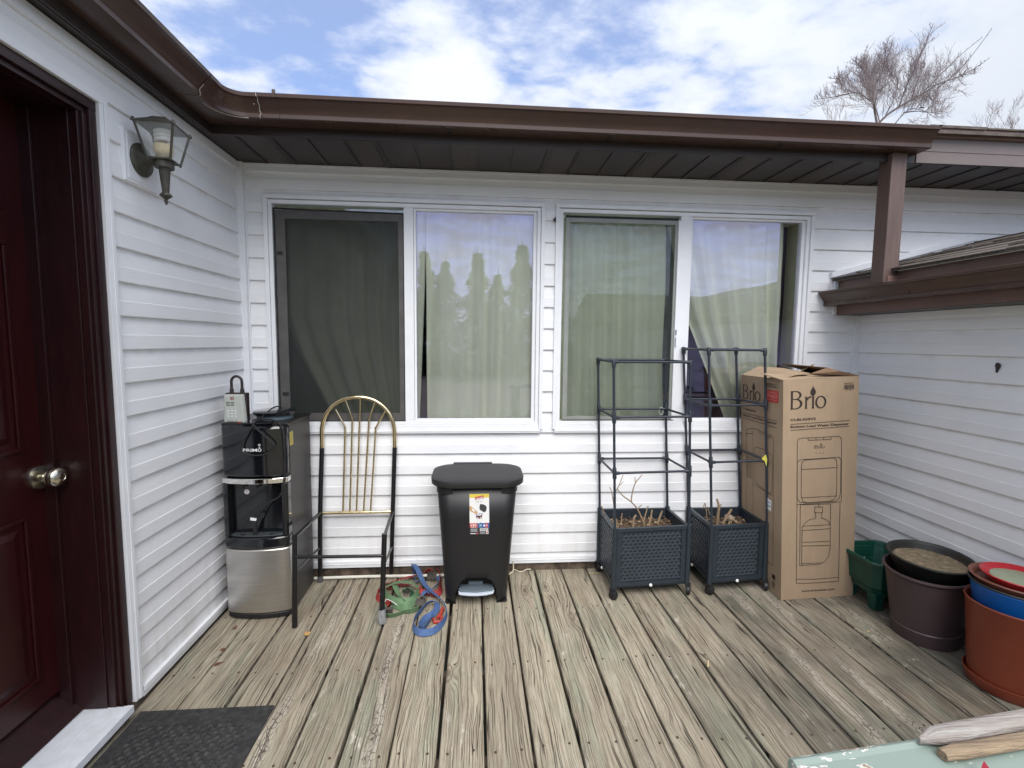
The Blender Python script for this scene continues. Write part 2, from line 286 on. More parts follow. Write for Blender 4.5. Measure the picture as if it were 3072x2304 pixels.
# ------------------------------------------------------------------ mesh helpers
class MB:
    def __init__(s): s.v = []; s.f = []; s.m = []; s.uv = None; s.T = None
    def add(s, vs, fs, m=0):
        o = len(s.v)
        for p in vs:
            p = Vector(p)
            if s.T is not None: p = s.T @ p
            s.v.append(p)
        for f in fs: s.f.append([o+i for i in f]); s.m.append(m)
        return s
    def box(s, x0, y0, z0, x1, y1, z1, m=0):
        x0, x1 = sorted((x0, x1)); y0, y1 = sorted((y0, y1)); z0, z1 = sorted((z0, z1))
        return s.hexa([(x0,y0,z0),(x1,y0,z0),(x1,y1,z0),(x0,y1,z0),(x0,y0,z1),(x1,y0,z1),(x1,y1,z1),(x0,y1,z1)], m)
    def hexa(s, p, m=0):
        return s.add(p, [(0,3,2,1),(4,5,6,7),(0,1,5,4),(1,2,6,5),(2,3,7,6),(3,0,4,7)], m)
    def poly(s, pts, m=0): return s.add(pts, [tuple(range(len(pts)))], m)
    def prism(s, poly, axis, a, b, m=0, cap=True):
        """extrude a 2-D outline along an axis; outline coordinates are the other two axes in xyz order"""
        def P(q, t): return {'x': (t, q[0], q[1]), 'y': (q[0], t, q[1]), 'z': (q[0], q[1], t)}[axis]
        n = len(poly); vs = [P(q, a) for q in poly]+[P(q, b) for q in poly]
        fs = [(i, (i+1) % n, n+(i+1) % n, n+i) for i in range(n)]
        if cap: fs += [tuple(range(n-1, -1, -1)), tuple(range(n, 2*n))]
        return s.add(vs, fs, m)
    def tube(s, pts, r, n=8, m=0, cap=True, up=None, flat=1.0):
        pts = [Vector(p) for p in pts]; k = len(pts)
        rs = r if isinstance(r, (list, tuple)) else [r]*k
        tang = [(pts[min(i+1, k-1)]-pts[max(i-1, 0)]).normalized() for i in range(k)]
        a = Vector(up) if up else (Vector((0, 0, 1)) if abs(tang[0].z) < .9 else Vector((1, 0, 0)))
        vs = []
        for i in range(k):
            a = (a - tang[i]*a.dot(tang[i]))
            if a.length < 1e-6: a = Vector((1, 0, 0)) - tang[i]*tang[i].x
            a.normalize(); bq = tang[i].cross(a)
            for j in range(n):
                t = 2*math.pi*(j+.5)/n
                vs.append(pts[i] + a*math.cos(t)*rs[i]*flat + bq*math.sin(t)*rs[i])
        fs = [(i*n+j, i*n+(j+1) % n, (i+1)*n+(j+1) % n, (i+1)*n+j) for i in range(k-1) for j in range(n)]
        if cap: fs += [tuple(range(n-1, -1, -1)), tuple(range((k-1)*n, k*n))]
        return s.add(vs, fs, m)
    def lathe(s, prof, c=(0,0,0), n=32, m=0, sx=1, sy=1, cap=False):
        vs = []; k = len(prof)
        for (r, z) in prof:
            for j in range(n):
                t = 2*math.pi*j/n; vs.append((c[0]+r*sx*math.cos(t), c[1]+r*sy*math.sin(t), c[2]+z))
        fs = [(i*n+j, i*n+(j+1) % n, (i+1)*n+(j+1) % n, (i+1)*n+j) for i in range(k-1) for j in range(n)]
        if cap: fs += [tuple(range(n-1, -1, -1)), tuple(range((k-1)*n, k*n))]
        return s.add(vs, fs, m)
    def ribbon(s, pts, w, th=.0022, m=0):
        """webbing strap: pts = [(x,y,z,tilt deg)], tilt 0 lies flat, 90 stands on edge"""
        P = smooth([Vector(p[:3]) for p in pts], 6); T = smooth([Vector((p[3], 0, 0)) for p in pts], 6)
        vs = []; k = len(P)
        for i in range(k):
            d = (P[min(i+1, k-1)]-P[max(i-1, 0)]).normalized(); side = d.cross(Vector((0, 0, 1))).normalized(); up = side.cross(d)
            t = math.radians(T[i].x); wv = side*math.cos(t)+up*math.sin(t); nv = wv.cross(d)
            for a, b in ((-1, -1), (1, -1), (1, 1), (-1, 1)): vs.append(P[i]+wv*a*w/2+nv*b*th/2)
        fs = [(i*4+j, i*4+(j+1) % 4, i*4+4+(j+1) % 4, i*4+4+j) for i in range(k-1) for j in range(4)]+[(3, 2, 1, 0), tuple(range(4*k-4, 4*k))]
        return s.add(vs, fs, m)
    def build(s, name, mats, parent=None, smooth=None, bevel=0, label=None, seg=2, solid=0):
        me = bpy.data.meshes.new(name)
        me.from_pydata([tuple(v) for v in s.v], [], s.f)
        if not isinstance(mats, (list, tuple)): mats = [mats]
        for q in mats: me.materials.append(q)
        me.polygons.foreach_set('material_index', s.m)
        bm = bmesh.new(); bm.from_mesh(me); bmesh.ops.recalc_face_normals(bm, faces=bm.faces) if not s.uv else None; bm.to_mesh(me); bm.free()
        if smooth is not None:
            me.polygons.foreach_set('use_smooth', [True]*len(me.polygons)); me.set_sharp_from_angle(angle=R(smooth))
        o = bpy.data.objects.new(name, me); COL.objects.link(o)
        if parent:
            o.parent = parent
            if parent.type == 'EMPTY' or True: o.matrix_parent_inverse = parent_world(parent).inverted()
        if solid:
            q = o.modifiers.new('solid', 'SOLIDIFY'); q.thickness = solid
        if bevel:
            q = o.modifiers.new('bevel', 'BEVEL'); q.width = bevel; q.segments = seg; q.limit_method = 'ANGLE'; q.angle_limit = R(35); q.harden_normals = False
        if label: o['label'] = label
        return o
def parent_world(p):
    m = Matrix.Translation(p.location)
    return (parent_world(p.parent) @ p.matrix_parent_inverse @ m) if p.parent else m
def smooth(pts, sub=6):
    """Catmull-Rom through the points"""
    out = []; n = len(pts)
    for i in range(n-1):
        p0 = pts[max(i-1, 0)]; p1 = pts[i]; p2 = pts[i+1]; p3 = pts[min(i+2, n-1)]
        for j in range(sub):
            t = j/sub
            out.append(.5*((2*p1)+(p2-p0)*t+(2*p0-5*p1+4*p2-p3)*t*t+(3*p1-p0-3*p2+p3)*t**3))
    out.append(pts[-1]); return out
def thing(name, label, cat, loc=(0,0,0), group=None):
    o = bpy.data.objects.new(name, None); COL.objects.link(o); o.location = loc; o.empty_display_size = .1
    o['label'] = label; o['category'] = cat
    if group: o['group'] = group
    return o
def tag(o, label, cat, group=None):
    o['label'] = label; o['category'] = cat
    if group: o['group'] = group
    return o
def text_polys(txt, size=1.0, bold=0.0, spacing=1.0):
    """flat outlines of a line of type as (verts2d, faces)"""
    c = bpy.data.curves.new('t', 'FONT'); c.body = txt; c.size = size; c.offset = bold; c.space_character = spacing; c.resolution_u = 3; c.fill_mode = 'FRONT'
    o = bpy.data.objects.new('t', c); COL.objects.link(o)
    dg = bpy.context.evaluated_depsgraph_get(); me = o.evaluated_get(dg).to_mesh()
    vs = [(v.co.x, v.co.y) for v in me.vertices]; fs = [tuple(p.vertices) for p in me.polygons]
    o.to_mesh_clear(); bpy.data.objects.remove(o); bpy.data.curves.remove(c)
    return vs, fs
def text_on(mb, txt, fn, x0, y0, x1, y1, m=0, bold=0.0):
    """set type into the rectangle x0..x1, y0..y1 of a surface; fn maps 2-D to 3-D"""
    vs, fs = text_polys(txt, 1.0, bold)
    xs = [v[0] for v in vs]; ys = [v[1] for v in vs]; a, b_, c, d = min(xs), max(xs), min(ys), max(ys)
    mb.add([fn(x0+(x-a)/(b_-a)*(x1-x0), y0+(y-c)/(d-c)*(y1-y0)) for x, y in vs], fs, m)
def stroke(mb, pts, fn, w, h, m=0):
    """thin printed line along 2-D points; w,h: line width in the two surface units"""
    q = []
    for (a, b_) in zip(pts[:-1], pts[1:]):
        k = max(1, int(max(abs(b_[0]-a[0]), abs(b_[1]-a[1]))/.06)) if w < .02 else 1
        q += [(a[0]+(b_[0]-a[0])*i/k, a[1]+(b_[1]-a[1])*i/k) for i in range(k)]
    q.append(pts[-1])
    for (a, b_) in zip(q[:-1], q[1:]):
        dx, dy = (b_[0]-a[0])/w, (b_[1]-a[1])/h; l = math.hypot(dx, dy) or 1; nx, ny = -dy/l*w/2, dx/l*h/2; ex, ey = dx/l*w/2, dy/l*h/2
        mb.poly([fn(a[0]-nx-ex, a[1]-ny-ey), fn(b_[0]-nx+ex, b_[1]-ny+ey), fn(b_[0]+nx+ex, b_[1]+ny+ey), fn(a[0]+nx-ex, a[1]+ny-ey)], m)

# ------------------------------------------------------------------ levels measured from the photograph
XL, XR = -1.254, 2.296            # left and right wall planes; back wall is y = 0, deck top is z = 0
ZS = 2.275                        # soffit
CO, C0 = 0.1195, 0.114            # siding course height and first course

# ------------------------------------------------------------------ ground and deck
g = MB(); g.box(-70, -90, -.62, 70, 60, -.6)
o = g.build('ground', mat('spring_lawn', (.17, .175, .10), .95, nscale=3, col2=(.27, .235, .16), bump=.5, bscale=30)); o['kind'] = 'structure'
gaps = [-1.2365, -1.086, -.917, -.766, -.598, -.436, -.276, -.118, .040, .198, .357, .517, .669, .812, .972, 1.138, 1.305, 1.479, 1.645, 1.818, 2.0, 2.16, 2.296]
gw = {0: .006, 7: .0115, 8: .0075, 1: .0035, 4: .008, 10: .010, 6: .006, 9: .009}
def build_deck():
    mb = MB(); uvs = []; rn = []
    r = random.Random(11)
    for k in range(len(gaps)-1):
        a = gaps[k]+gw.get(k, .0085)*.62; b = gaps[k+1]-gw.get(k+1, .0085)*.62; val = r.random(); cx = (a+b)/2
        zt = r.uniform(-.0022, .0006); ye = -.004 + r.uniform(-.008, .004)
        if 4 <= k <= 12: ye = -.004+r.uniform(-.004, .004)
        y0 = -4.2; ny = 14; e = .004
        sec = [(a, -.034), (a, -e), (a+e, 0), (b-e, 0), (b, -e), (b, -.034)]
        o0 = len(mb.v); vs = []
        for j in range(ny+1):
            y = ye+(y0-ye)*j/ny; wv = .0012*math.sin(y*3+k*2.1)
            for (x, z) in sec: vs.append((x+wv, y, z+zt))
        n = len(sec); fs = []
        for j in range(ny):
            for i in range(n-1): fs.append((j*n+i, j*n+i+1, (j+1)*n+i+1, (j+1)*n+i))
        fs.append(tuple(range(n))); fs.append(tuple(range(ny*n, ny*n+n))[::-1])
        mb.add(vs, fs, 0)
        for v in vs: uvs.append((v[0]-cx, v[1])); rn.append(val)
        # two nails in every board over each joist
        for yj in (-.405, -.815, -1.245, -1.66, -2.07, -2.48):
            for xn in (a+.028+r.uniform(-.006, .006), b-.030+r.uniform(-.006, .006)):
                yn = yj+r.uniform(-.012, .012); q = []
                for i in range(8):
                    t = i*math.pi/4; q.append((xn+.0046*math.cos(t), yn+.0054*math.sin(t), zt+.0011))
                mb.poly(q, 1)
                for v in q: uvs.append((0, 0)); rn.append(0)
    # joists under the boards
    o0 = len(mb.v)
    for yj in (-.02, -.41, -.815, -1.245, -1.66, -2.07, -2.48, -2.9, -3.3): mb.box(-1.25, yj-.019, -.16, 2.29, yj+.019, -.037, 2)
    for i in range(len(mb.v)-o0): uvs.append((0, 0)); rn.append(0)
    me_o = mb.build('deck', [deck_mat(), mat('rusty_nail', (.060, .034, .022), .7, noise=.4, nscale=90), mat('old_joist', (.10, .075, .055), .9)])
    me = me_o.data
    a = me.attributes.new('rnd', 'FLOAT', 'POINT'); a.data.foreach_set('value', rn)
    ul = me.uv_layers.new(name='board')
    for l in me.loops: ul.data[l.index].uv = uvs[l.vertex_index]
    me_o['kind'] = 'structure'
build_deck()

# ------------------------------------------------------------------ the house
house = thing('house', 'white vinyl-sided bungalow with brown gutters wrapped round the wooden deck', 'house', (0, 0, 0))
def course_profile(za, zb):
    """Dutch-lap siding: list of (z, stand-off) clipped to za..zb"""
    pts = []; k0 = int((za-C0)/CO)-2; k1 = int((zb-C0)/CO)+2
    for k in range(k0, k1+1):
        z = C0+k*CO
        pts += [(z-.0015, .003), (z, .0130), (z+.003, .0140), (z+.0515, .0128), (z+.0545, .0108), (z+.1165, .003)]
    out = []
    for (z0, d0), (z1, d1) in zip(pts[:-1], pts[1:]):
        if z1 <= za or z0 >= zb: continue
        def cl(z):
            t = (z-z0)/(z1-z0) if z1 != z0 else 0; return (z, d0+(d1-d0)*t)
        a = (z0, d0) if z0 >= za else cl(za); b = (z1, d1) if z1 <= zb else cl(zb)
        if not out or out[-1] != a: out.append(a)
        out.append(b)
    return out
def siding(mb, fn, a, b, za, zb, dd=0.0):
    """fn(t, standoff, z) -> point; courses between t=a and t=b"""
    pr = course_profile(za, zb); n = len(pr)
    k = max(1, int(abs(b-a)/.14)); vs = []
    for j in range(k+1):
        t = a+(b-a)*j/k
        for z, d in pr:
            q = mnoise.noise((t*1.7, z*2.3, 5)); vs.append(fn(t, d+dd+.0013*q, z+.0012*mnoise.noise((t*1.3, round((z-C0)/CO)*3.1, 9))))
    mb.add(vs, [(j*n+i, j*n+i+1, (j+1)*n+i+1, (j+1)*n+i) for j in range(k) for i in range(n-1)])
fb = lambda t, d, z: (t, -d, z)
fl = lambda t, d, z: (XL+d, t, z)
fr = lambda t, d, z: (XR-d, t, z)
# back wall
bw = MB()
siding(bw, fb, XL, -1.110, .062, ZS); siding(bw, fb, -1.110, .376, .062, .845); siding(bw, fb, .376, .455, .062, ZS); siding(bw, fb, .455, 1.950, .062, .845)
siding(bw, fb, 1.950, 2.43, .062, ZS); siding(bw, fb, 2.43, 6.0, 1.6, ZS, .0012)
siding(bw, fb, -1.110, .376, 2.10, ZS); siding(bw, fb, .455, 1.950, 2.10, ZS)
o_bw = bw.build('back_wall', VINYL, house)
core = MB()
for (x0, x1, z0, z1) in ((XL, -1.09, -.2, 2.4), (-1.09, .355, -.2, .86), (-1.09, .355, 2.085, 2.4), (.355, .475, -.2, 2.4), (.475, 1.93, -.2, .86), (.475, 1.93, 2.085, 2.4), (1.93, 6, -.2, 2.4)):
    core.box(x0, .004, z0, x1, .10, z1)
core.build('wall_sheathing', mat('sheathing', (.25, .2, .15), .9), house)
# interior seen through the glass
inn = MB()
inn.box(-1.4, 3.2, .3, 2.4, 3.3, 2.4); inn.box(-1.5, .1, .3, -1.4, 3.3, 2.4); inn.box(2.4, .1, .3, 2.5, 3.3, 2.4); inn.box(-1.5, .1, .25, 2.5, 3.3, .3); inn.box(-1.5, .1, 2.4, 2.5, 3.3, 2.45)
inn.build('interior_room', mat('room_paint', (.16, .15, .16), .8, noise=.1, nscale=2), house)
jb = MB()                          # painted window jambs inside the openings
for xa, xb in ((-1.09, .355), (.475, 1.93)):
    jb.box(xa, .045, .87, xa+.012, .16, 2.08); jb.box(xb-.012, .045, .87, xb, .16, 2.08); jb.box(xa+.012, .045, .868, xb-.012, .16, .884); jb.box(xa+.012, .045, 2.07, xb-.012, .16, 2.08)
jb.build('interior_jamb', mat('cream_jamb', (.80, .82, .55), .6, noise=.05), house)
# foundation strip and trims
fd = MB(); fd.box(XL, -.002, -.25, XR, .0035, .075); fd.build('foundation_board', mat('rotten_rim_board', (.17, .125, .09), .95, nscale=17, col2=(.012, .008, .006), bump=.9, bscale=70), house)
tr = MB()
tr.box(XL+.02, -.017, .050, XR, .004, .086); tr.box(XL+.02, -.0195, .068, XR, -.0172, .073)
tr.box(XL+.04, -.020, 2.232, 6, .004, ZS-.002); tr.box(XL+.04, -.024, 2.262, 6, -.0202, ZS-.002)
tr.build('wall_trim', TRIM, house, bevel=.0015)
ct = MB(); ct.box(XL+.001, -.040, .052, XL+.040, .002, ZS-.001); ct.box(XL+.040, -.020, .052, XL+.046, .002, ZS-.045); ct.build('corner_trim', TRIM, house, bevel=.002)
ct = MB(); ct.box(XR-.048, -.030, .052, XR+.002, .002, 1.527); ct.build('corner_trim', TRIM, house, bevel=.002)

def window(x0, x1, xm0, xm1, xs0):
    """sliding window in its vinyl casing: outer edges x0..x1, meeting rail xm0..xm1"""
    f = MB(); z0, z1 = .879, 2.092
    # J casing
    f.box(x0, -.026, .852, x0+.021, .003, 2.095); f.box(x1-.021, -.026, .852, x1, .003, 2.095)
    f.box(x0-.001, -.029, 2.0955, x1+.001, .003, 2.1155)
    f.box(x0+.0215, -.021, .8565, x1-.0215, .003, .878); f.box(x0+.012, -.025, .831, x1-.012, .003, .8560); f.box(x0+.012, -.0275, .8395, x1-.012, -.0252, .8475)
    # frame
    a, b = x0+.022, x1-.022
    f.box(a, -.016, z0, a+.020, .045, z1); f.box(b-.020, -.016, z0, b, .045, z1); f.box(a+.0202, -.016, z0, b-.0202, .045, z0+.019); f.box(a+.0202, -.016, z1-.020, b-.0202, .045, z1)
    f.box(xm0, -.014, z0+.0192, xm1, .04, z1-.0202)
    fr_ = f.build('window_frame', TRIM, None, bevel=.0018)
    w = bpy.data.objects.new('window', None); COL.objects.link(w); w.parent = house; w.location = (x0, 0, .85)
    fr_.parent = w; fr_.matrix_parent_inverse = parent_world(w).inverted()
    s = MB(); ga, gb = xm1+.001, b-.0205      # fixed sash on the right
    zg0, zg1 = z0+.0195, z1-.0205
    s.box(ga, -.004, zg0, ga+.012, .034, zg1); s.box(gb-.020, -.004, zg0, gb, .034, zg1); s.box(ga+.0122, -.004, zg0, gb-.0202, .034, zg0+.012); s.box(ga+.0122, -.004, zg1-.012, gb-.0202, .034, zg1)
    s.build('window_sash', TRIM, w, bevel=.002)
    gk = MB()
    p, q = ga+.008, gb-.018; gk.poly([(p, .012, zg0+.008), (q, .012, zg0+.008), (q, .012, zg1-.008), (p, .012, zg1-.008)])
    gk.build('window_pane', glass_mat('lowe_glass', .155, (.70, .64, 1.0), (.97, 1.0, .95)), w)
    gl = MB(); gl.poly([(a+.0205, .018, z0+.0195), (xm0-.0005, .018, z0+.0195), (xm0-.0005, .018, z1-.0205), (a+.0205, .018, z1-.0205)]); gl.build('window_pane', glass_mat('clear_glass', .09, (.9, .92, 1.0), (.96, .99, .95)), w)
    return w
w1 = window(-1.122, .386, -.389, -.338, -1.069)
w2 = window(.446, 1.962, 1.166, 1.228, .50)
# insect screens
def screen(w, x0, x1, z0, z1, dens, col, fcol, fw, sag=0):
    f = MB()
    f.box(x0, -.012, z0, x0+fw, -.003, z1); f.box(x1-fw*.55, -.012, z0, x1, -.003, z1); f.box(x0+fw, -.012, z0, x1-fw*.55, -.003, z0+fw*.8); f.box(x0+fw, -.012, z1-fw*.9, x1-fw*.55, -.003, z1)
    fo = f.build('screen_frame', fcol, w, bevel=.001)
    m = MB(); m.poly([(x0+fw, -.0065, z0+fw*.8), (x1-fw*.55, -.0065, z0+fw*.8), (x1-fw*.55, -.0065, z1-fw*.9), (x0+fw, -.0065, z1-fw*.9)])
    m.build('screen_mesh', screen_mat('screen_mesh', dens, col), w)
    return fo
screen(w1, -1.066, -.392, .905, 2.040, .79, (.036, .039, .038), mat('grey_screen_frame', (.085, .08, .078), .6, noise=.25, nscale=12), .050)
screen(w2, .504, 1.150, .905, 2.046, .34, (.10, .115, .11), mat('light_screen_frame', (.27, .28, .26), .5, noise=.15, nscale=12), .026)
sp = MB()                          # black spline and weather strip ragged round the left screen
pts = [(-1.071+.004*mnoise.noise((0, 0, z*9)), -.010, z) for z in [.90+i*.05 for i in range(24)]]
sp.tube(pts, .0045, 6); sp.tube([(-1.07, -.010, 2.048), (-.9, -.011, 2.043), (-.6, -.012, 2.040), (-.392, -.012, 2.038)], .0045, 6); sp.tube([(-.3915, -.012, 2.04), (-.391, -.012, 1.5), (-.3905, -.012, .9)], .003, 6); sp.tube([(-1.07, -.011, .902), (-.39, -.011, .898)], .0035, 6)
sp.build('weather_strip', RUB, w1)
sp = MB(); sp.box(.506, -.010, .900, 1.150, -.004, .905); sp.build('weather_strip', RUB, w2); sp = MB(); sp.box(.504, -.011, 2.047, 1.150, -.002, 2.058); sp.build('weather_strip', RUB, w2)
tb = MB(); tb.box(-1.060, -.016, 1.806, -1.032, -.0122, 1.822); tb.build('screen_clip', RUB, w1); tb = MB(); tb.box(-1.054, -.016, 1.046, -1.022, -.0122, 1.062); tb.build('screen_clip', RUB, w1)
hd = MB(); hd.box(1.150, -.022, .905, 1.165, -.006, 2.045); hd.build('sliding_rail', TRIM, w2, bevel=.0015)
hd = MB(); hd.box(1.153, -.027, 1.40, 1.160, -.0222, 1.43); hd.box(1.153, -.026, 1.33, 1.158, -.0222, 1.385); hd.build('window_latch', mat('zinc_latch', (.3, .32, .35), .35, metal=.6), w2)

# left wall, right wall
lw = MB(); siding(lw, fl, -.940, -.001, .030, ZS); siding(lw, fl, -1.95, -.940, 2.152, ZS); siding(lw, fl, -2.35, -1.95, .03, ZS)
lw.build('left_wall', VINYL, house)
lc = MB(); lc.box(XL-.12, -.96, -.2, XL-.004, .0, 2.4); lc.box(XL-.12, -1.93, 2.12, XL-.004, -.96, 2.4); lc.box(XL-.12, -2.35, -.2, XL-.004, -1.93, 2.4)
lc.box(XL-1.6, -2.35, -.2, XL-1.5, .1, 2.4); lc.box(XL-1.5, -2.35, -.2, XL-.12, -2.25, 2.4)
lc.build('wall_sheathing', mat('sheathing'), house)
lt = MB(); lt.box(XL+.001, -.930, .008, XL+.018, -.044, .030); lt.box(XL+.001, -.930, .031, XL+.024, -.044, .052)
lt.box(XL+.001, -.945, 2.2335, XL+.020, -.044, ZS-.002)
lt.box(XL+.001, -2.35, 2.2335, XL+.020, -.9455, ZS-.002)
lt.build('wall_trim', TRIM, house, bevel=.0015)
rw = MB(); siding(rw, fr, -4.0, -.030, .062, 1.527); rw.build('right_wall', VINYL, house)
rc = MB(); rc.box(XR+.004, -4.0, -.2, XR+.10, .003, 1.6); rc.build('wall_sheathing', mat('sheathing'), house)
rt = MB(); rt.box(XR-.022, -4.0, .045, XR-.001, -.031, .075); rt.build('wall_trim', TRIM, house, bevel=.0015); rt = MB(); rt.box(XR-.022, -4, 1.497, XR-.001, -.031, 1.526); rt.build('wall_trim', TRIM, house, bevel=.0015)

# soffits with V-grooves and perforated panels
sf = MB()
sf.box(-1.253, -.384, ZS+.001, 6, -.001, ZS+.02)
for k in range(-1, 46):
    x = -1.10+.1609*k
    if x < -1.2: continue
    sf.box(x-.004, -.380, ZS-.0045, x+.004, -.004, ZS+.001)
    if k % 3 == 0: sf.box(x+.006, -.380, ZS-.0035, x+.012, -.004, ZS+.001)
    if k % 3 == 1: sf.box(x-.012, -.380, ZS-.0035, x-.006, -.004, ZS+.001)
sf.box(-1.18, -.384, ZS-.010, 6, -.378, ZS+.001)
sf.box(-1.25, -.012, ZS-.006, 6, -.001, ZS+.001)
sf.box(-1.251, -2.9, ZS+.001, -1.178, -.384, ZS+.02); sf.box(-1.253, -2.9, ZS-.006, -1.238, -.002, ZS+.001); sf.box(-1.20, -2.9, ZS-.008, -1.194, -.40, ZS+.001)
so_ = sf.build('soffit', SOFF, house)
def vent_mat():
    m = bpy.data.materials.new('perforated_vent'); m.use_nodes = True; t = m.node_tree; b = t.nodes['Principled BSDF']; L = t.links.new
    tc = N(t, 'ShaderNodeTexCoord'); mp = N(t, 'ShaderNodeMapping'); mp.inputs['Scale'].default_value = (78, 48, 1); mp.inputs['Rotation'].default_value = (0, 0, .5); L(tc.outputs['Object'], mp.inputs[0])
    v = N(t, 'ShaderNodeTexVoronoi'); v.inputs['Randomness'].default_value = .25; v.inputs['Scale'].default_value = 1; v.voronoi_dimensions = '2D'; L(mp.outputs[0], v.inputs[0])
    r = N(t, 'ShaderNodeMapRange'); r.inputs[1].default_value = .27; r.inputs[2].default_value = .34; L(v.outputs['Distance'], r.inputs[0])
    mx = N(t, 'ShaderNodeMix'); mx.data_type = 'RGBA'; mx.inputs[6].default_value = (.004, .003, .003, 1); mx.inputs[7].default_value = (.075, .056, .050, 1); L(r.outputs[0], mx.inputs[0]); L(mx.outputs[2], b.inputs['Base Color']); b.inputs['Roughness'].default_value = .5
    return m
VENTM = vent_mat()
for k in range(0, 44, 3):
    vt = MB(); x = -1.10+.1609*k; vt.poly([(x+.022, -.37, ZS-.0012), (x+.139, -.37, ZS-.0012), (x+.139, -.012, ZS-.0012), (x+.022, -.012, ZS-.0012)]); vt.build('soffit_vent', VENTM, house)
fa = MB()
fa.box(-1.18, -.3925, ZS-.010, 2.20, -.385, 2.40); fa.box(-1.187, -2.9, ZS-.010, -1.1795, -.393, 2.40)
fa.box(2.20, -.3925, ZS-.010, 6, -.385, 2.388)
fa.build('fascia', SOFF, house, bevel=.001)
f2 = MB(); f2.box(2.20, -.398, ZS-.009, 2.842, -.3927, 2.385); f2.box(2.8435, -.399, ZS-.015, 6, -.3927, 2.385); f2.box(2.20, -.4005, 2.322, 6, -.3992, 2.327)
f2.build('fascia', mat('grey_brown_fascia', (.165, .132, .122), .45, noise=.12, nscale=5), house)
f3 = MB(); f3.box(2.19, -.415, 2.386, 6, -.385, 2.430); f3.build('drip_edge', mat('light_brown_trim', (.22, .145, .12), .4, noise=.15, nscale=6), house)

# gutter: K-style profile (stand-off from fascia, z), swept round the inside corner
GP = [(.001, 2.305), (.084, 2.303), (.089, 2.306), (.0895, 2.321), (.087, 2.3245), (.090, 2.334), (.101, 2.348), (.113, 2.362), (.119, 2.371), (.130, 2.374), (.132, 2.388), (.129, 2.390), (.118, 2.388), (.118, 2.384), (.127, 2.383), (.126, 2.378), (.115, 2.375), (.098, 2.354), (.086, 2.338), (.083, 2.310), (.004, 2.309), (.004, 2.392), (.001, 2.392)]
def sweep(mb, path, prof, m=0, dd=0, dz=0):
    n = len(prof); vs = []
    for (px, py, nx, ny, sc) in path:
        for d, z in prof: vs.append((px+nx*(d*sc+dd), py+ny*(d*sc+dd), z+dz))
    k = len(path)
    mb.add(vs, [(i*n+j, i*n+(j+1) % n, (i+1)*n+(j+1) % n, (i+1)*n+j) for i in range(k-1) for j in range(n)]+[tuple(range(n)), tuple(range((k-1)*n, k*n))], m)
FX, FY, RC = -1.187, -.3925, .21
arc = []
for i in range(9):
    t = R(180-90*i/8)             # centre of the bend lies out over the deck
    arc.append((FX+RC+RC*math.cos(t), FY-RC+RC*math.sin(t), -math.cos(t), -math.sin(t), 1.15-.15*i/8))
gt = MB()
sweep(gt, [(FX, -2.95, 1, 0, 1.15), (FX, FY-RC-.04, 1, 0, 1.15)], GP)
sweep(gt, [(FX+RC+.04, FY, 0, -1, 1.0), (2.19, FY, 0, -1, 1.0)], GP)
gt.build('gutter', BROWN, house, smooth=30)
gc = MB(); sweep(gc, [(FX, FY-RC-.055, 1, 0, 1.15)]+arc+[(FX+RC+.055, FY, 0, -1, 1.0)], GP, dd=.0018, dz=-.0015)
gc.poly([(FX, FY-RC, 2.3065), (FX+.02, FY-RC*.55, 2.3065), (FX+RC*.45, FY-.02, 2.3065), (FX+RC, FY, 2.3065), (FX, FY, 2.3065)])
gc.build('gutter_corner', BROWN, house, smooth=30)
gs = MB()                          # smeared sealant on the corner seams, pop rivets
front = [q for q in GP[1:12]]
for (yy_) in (FY-RC-.052,):
    gs.tube([(FX+d*1.15+.0035, yy_+.004*math.sin(z*300), z) for d, z in front[:6]], .0022, 5)
gs.build('sealant', mat('grey_sealant', (.42, .38, .33), .7, noise=.3, nscale=60), house); gs = MB(); gs.tube([(FX+RC+.052+.004*math.sin(z*250), FY-d-.0035, z-.001) for d, z in front], .0020, 5)
for i in range(8):
    p = arc[i+1] if i < 8 else arc[8]; gs.tube([(arc[i][0]+arc[i][2]*.088, arc[i][1]+arc[i][3]*.088, 2.302), (p[0]+p[2]*.088, p[1]+p[3]*.088, 2.301)], .0022, 5)
gs.build('sealant', mat('grey_sealant', (.42, .38, .33), .7, noise=.3, nscale=60), house)
for (x, y, z) in ((FX+RC+.03, FY-.1335, 2.381), (FX+RC+.035, FY-.112, 2.347)): rv = MB(); rv.lathe([(0, .0), (.003, .0012), (.004, .003)], (x, y, z), 8); rv.build('rivet', CHROME, house)
for xh in (-.855,):
    h = MB(); sweep(h, [(xh-.008, FY, 0, -1, 1), (xh+.008, FY, 0, -1, 1)], GP[:13]+[(.1, 2.392), (.001, 2.392)], dd=.0025, dz=-.001); h.box(xh-.006, FY-.13, 2.389, xh+.006, FY-.122, 2.405); h.build('gutter_strap', BROWN, house)
for xh in (-.12, .62, 1.46):
    h = MB(); h.box(xh-.014, FY-.084, 2.3015, xh+.014, FY-.004, 2.3035); h.build('gutter_strap', SOFF, house)
ec = MB(); ec.prism([(FY-d, z) for d, z in GP[:11]]+[(FY, 2.389)], 'x', 2.191, 2.196); ec.box(2.186, FY-.135, 2.388, 2.200, FY-.11, 2.392); ec.box(2.188, FY-.10, 2.392, 2.192, FY-.09, 2.408); ec.build('gutter_end_cap', BROWN, house)
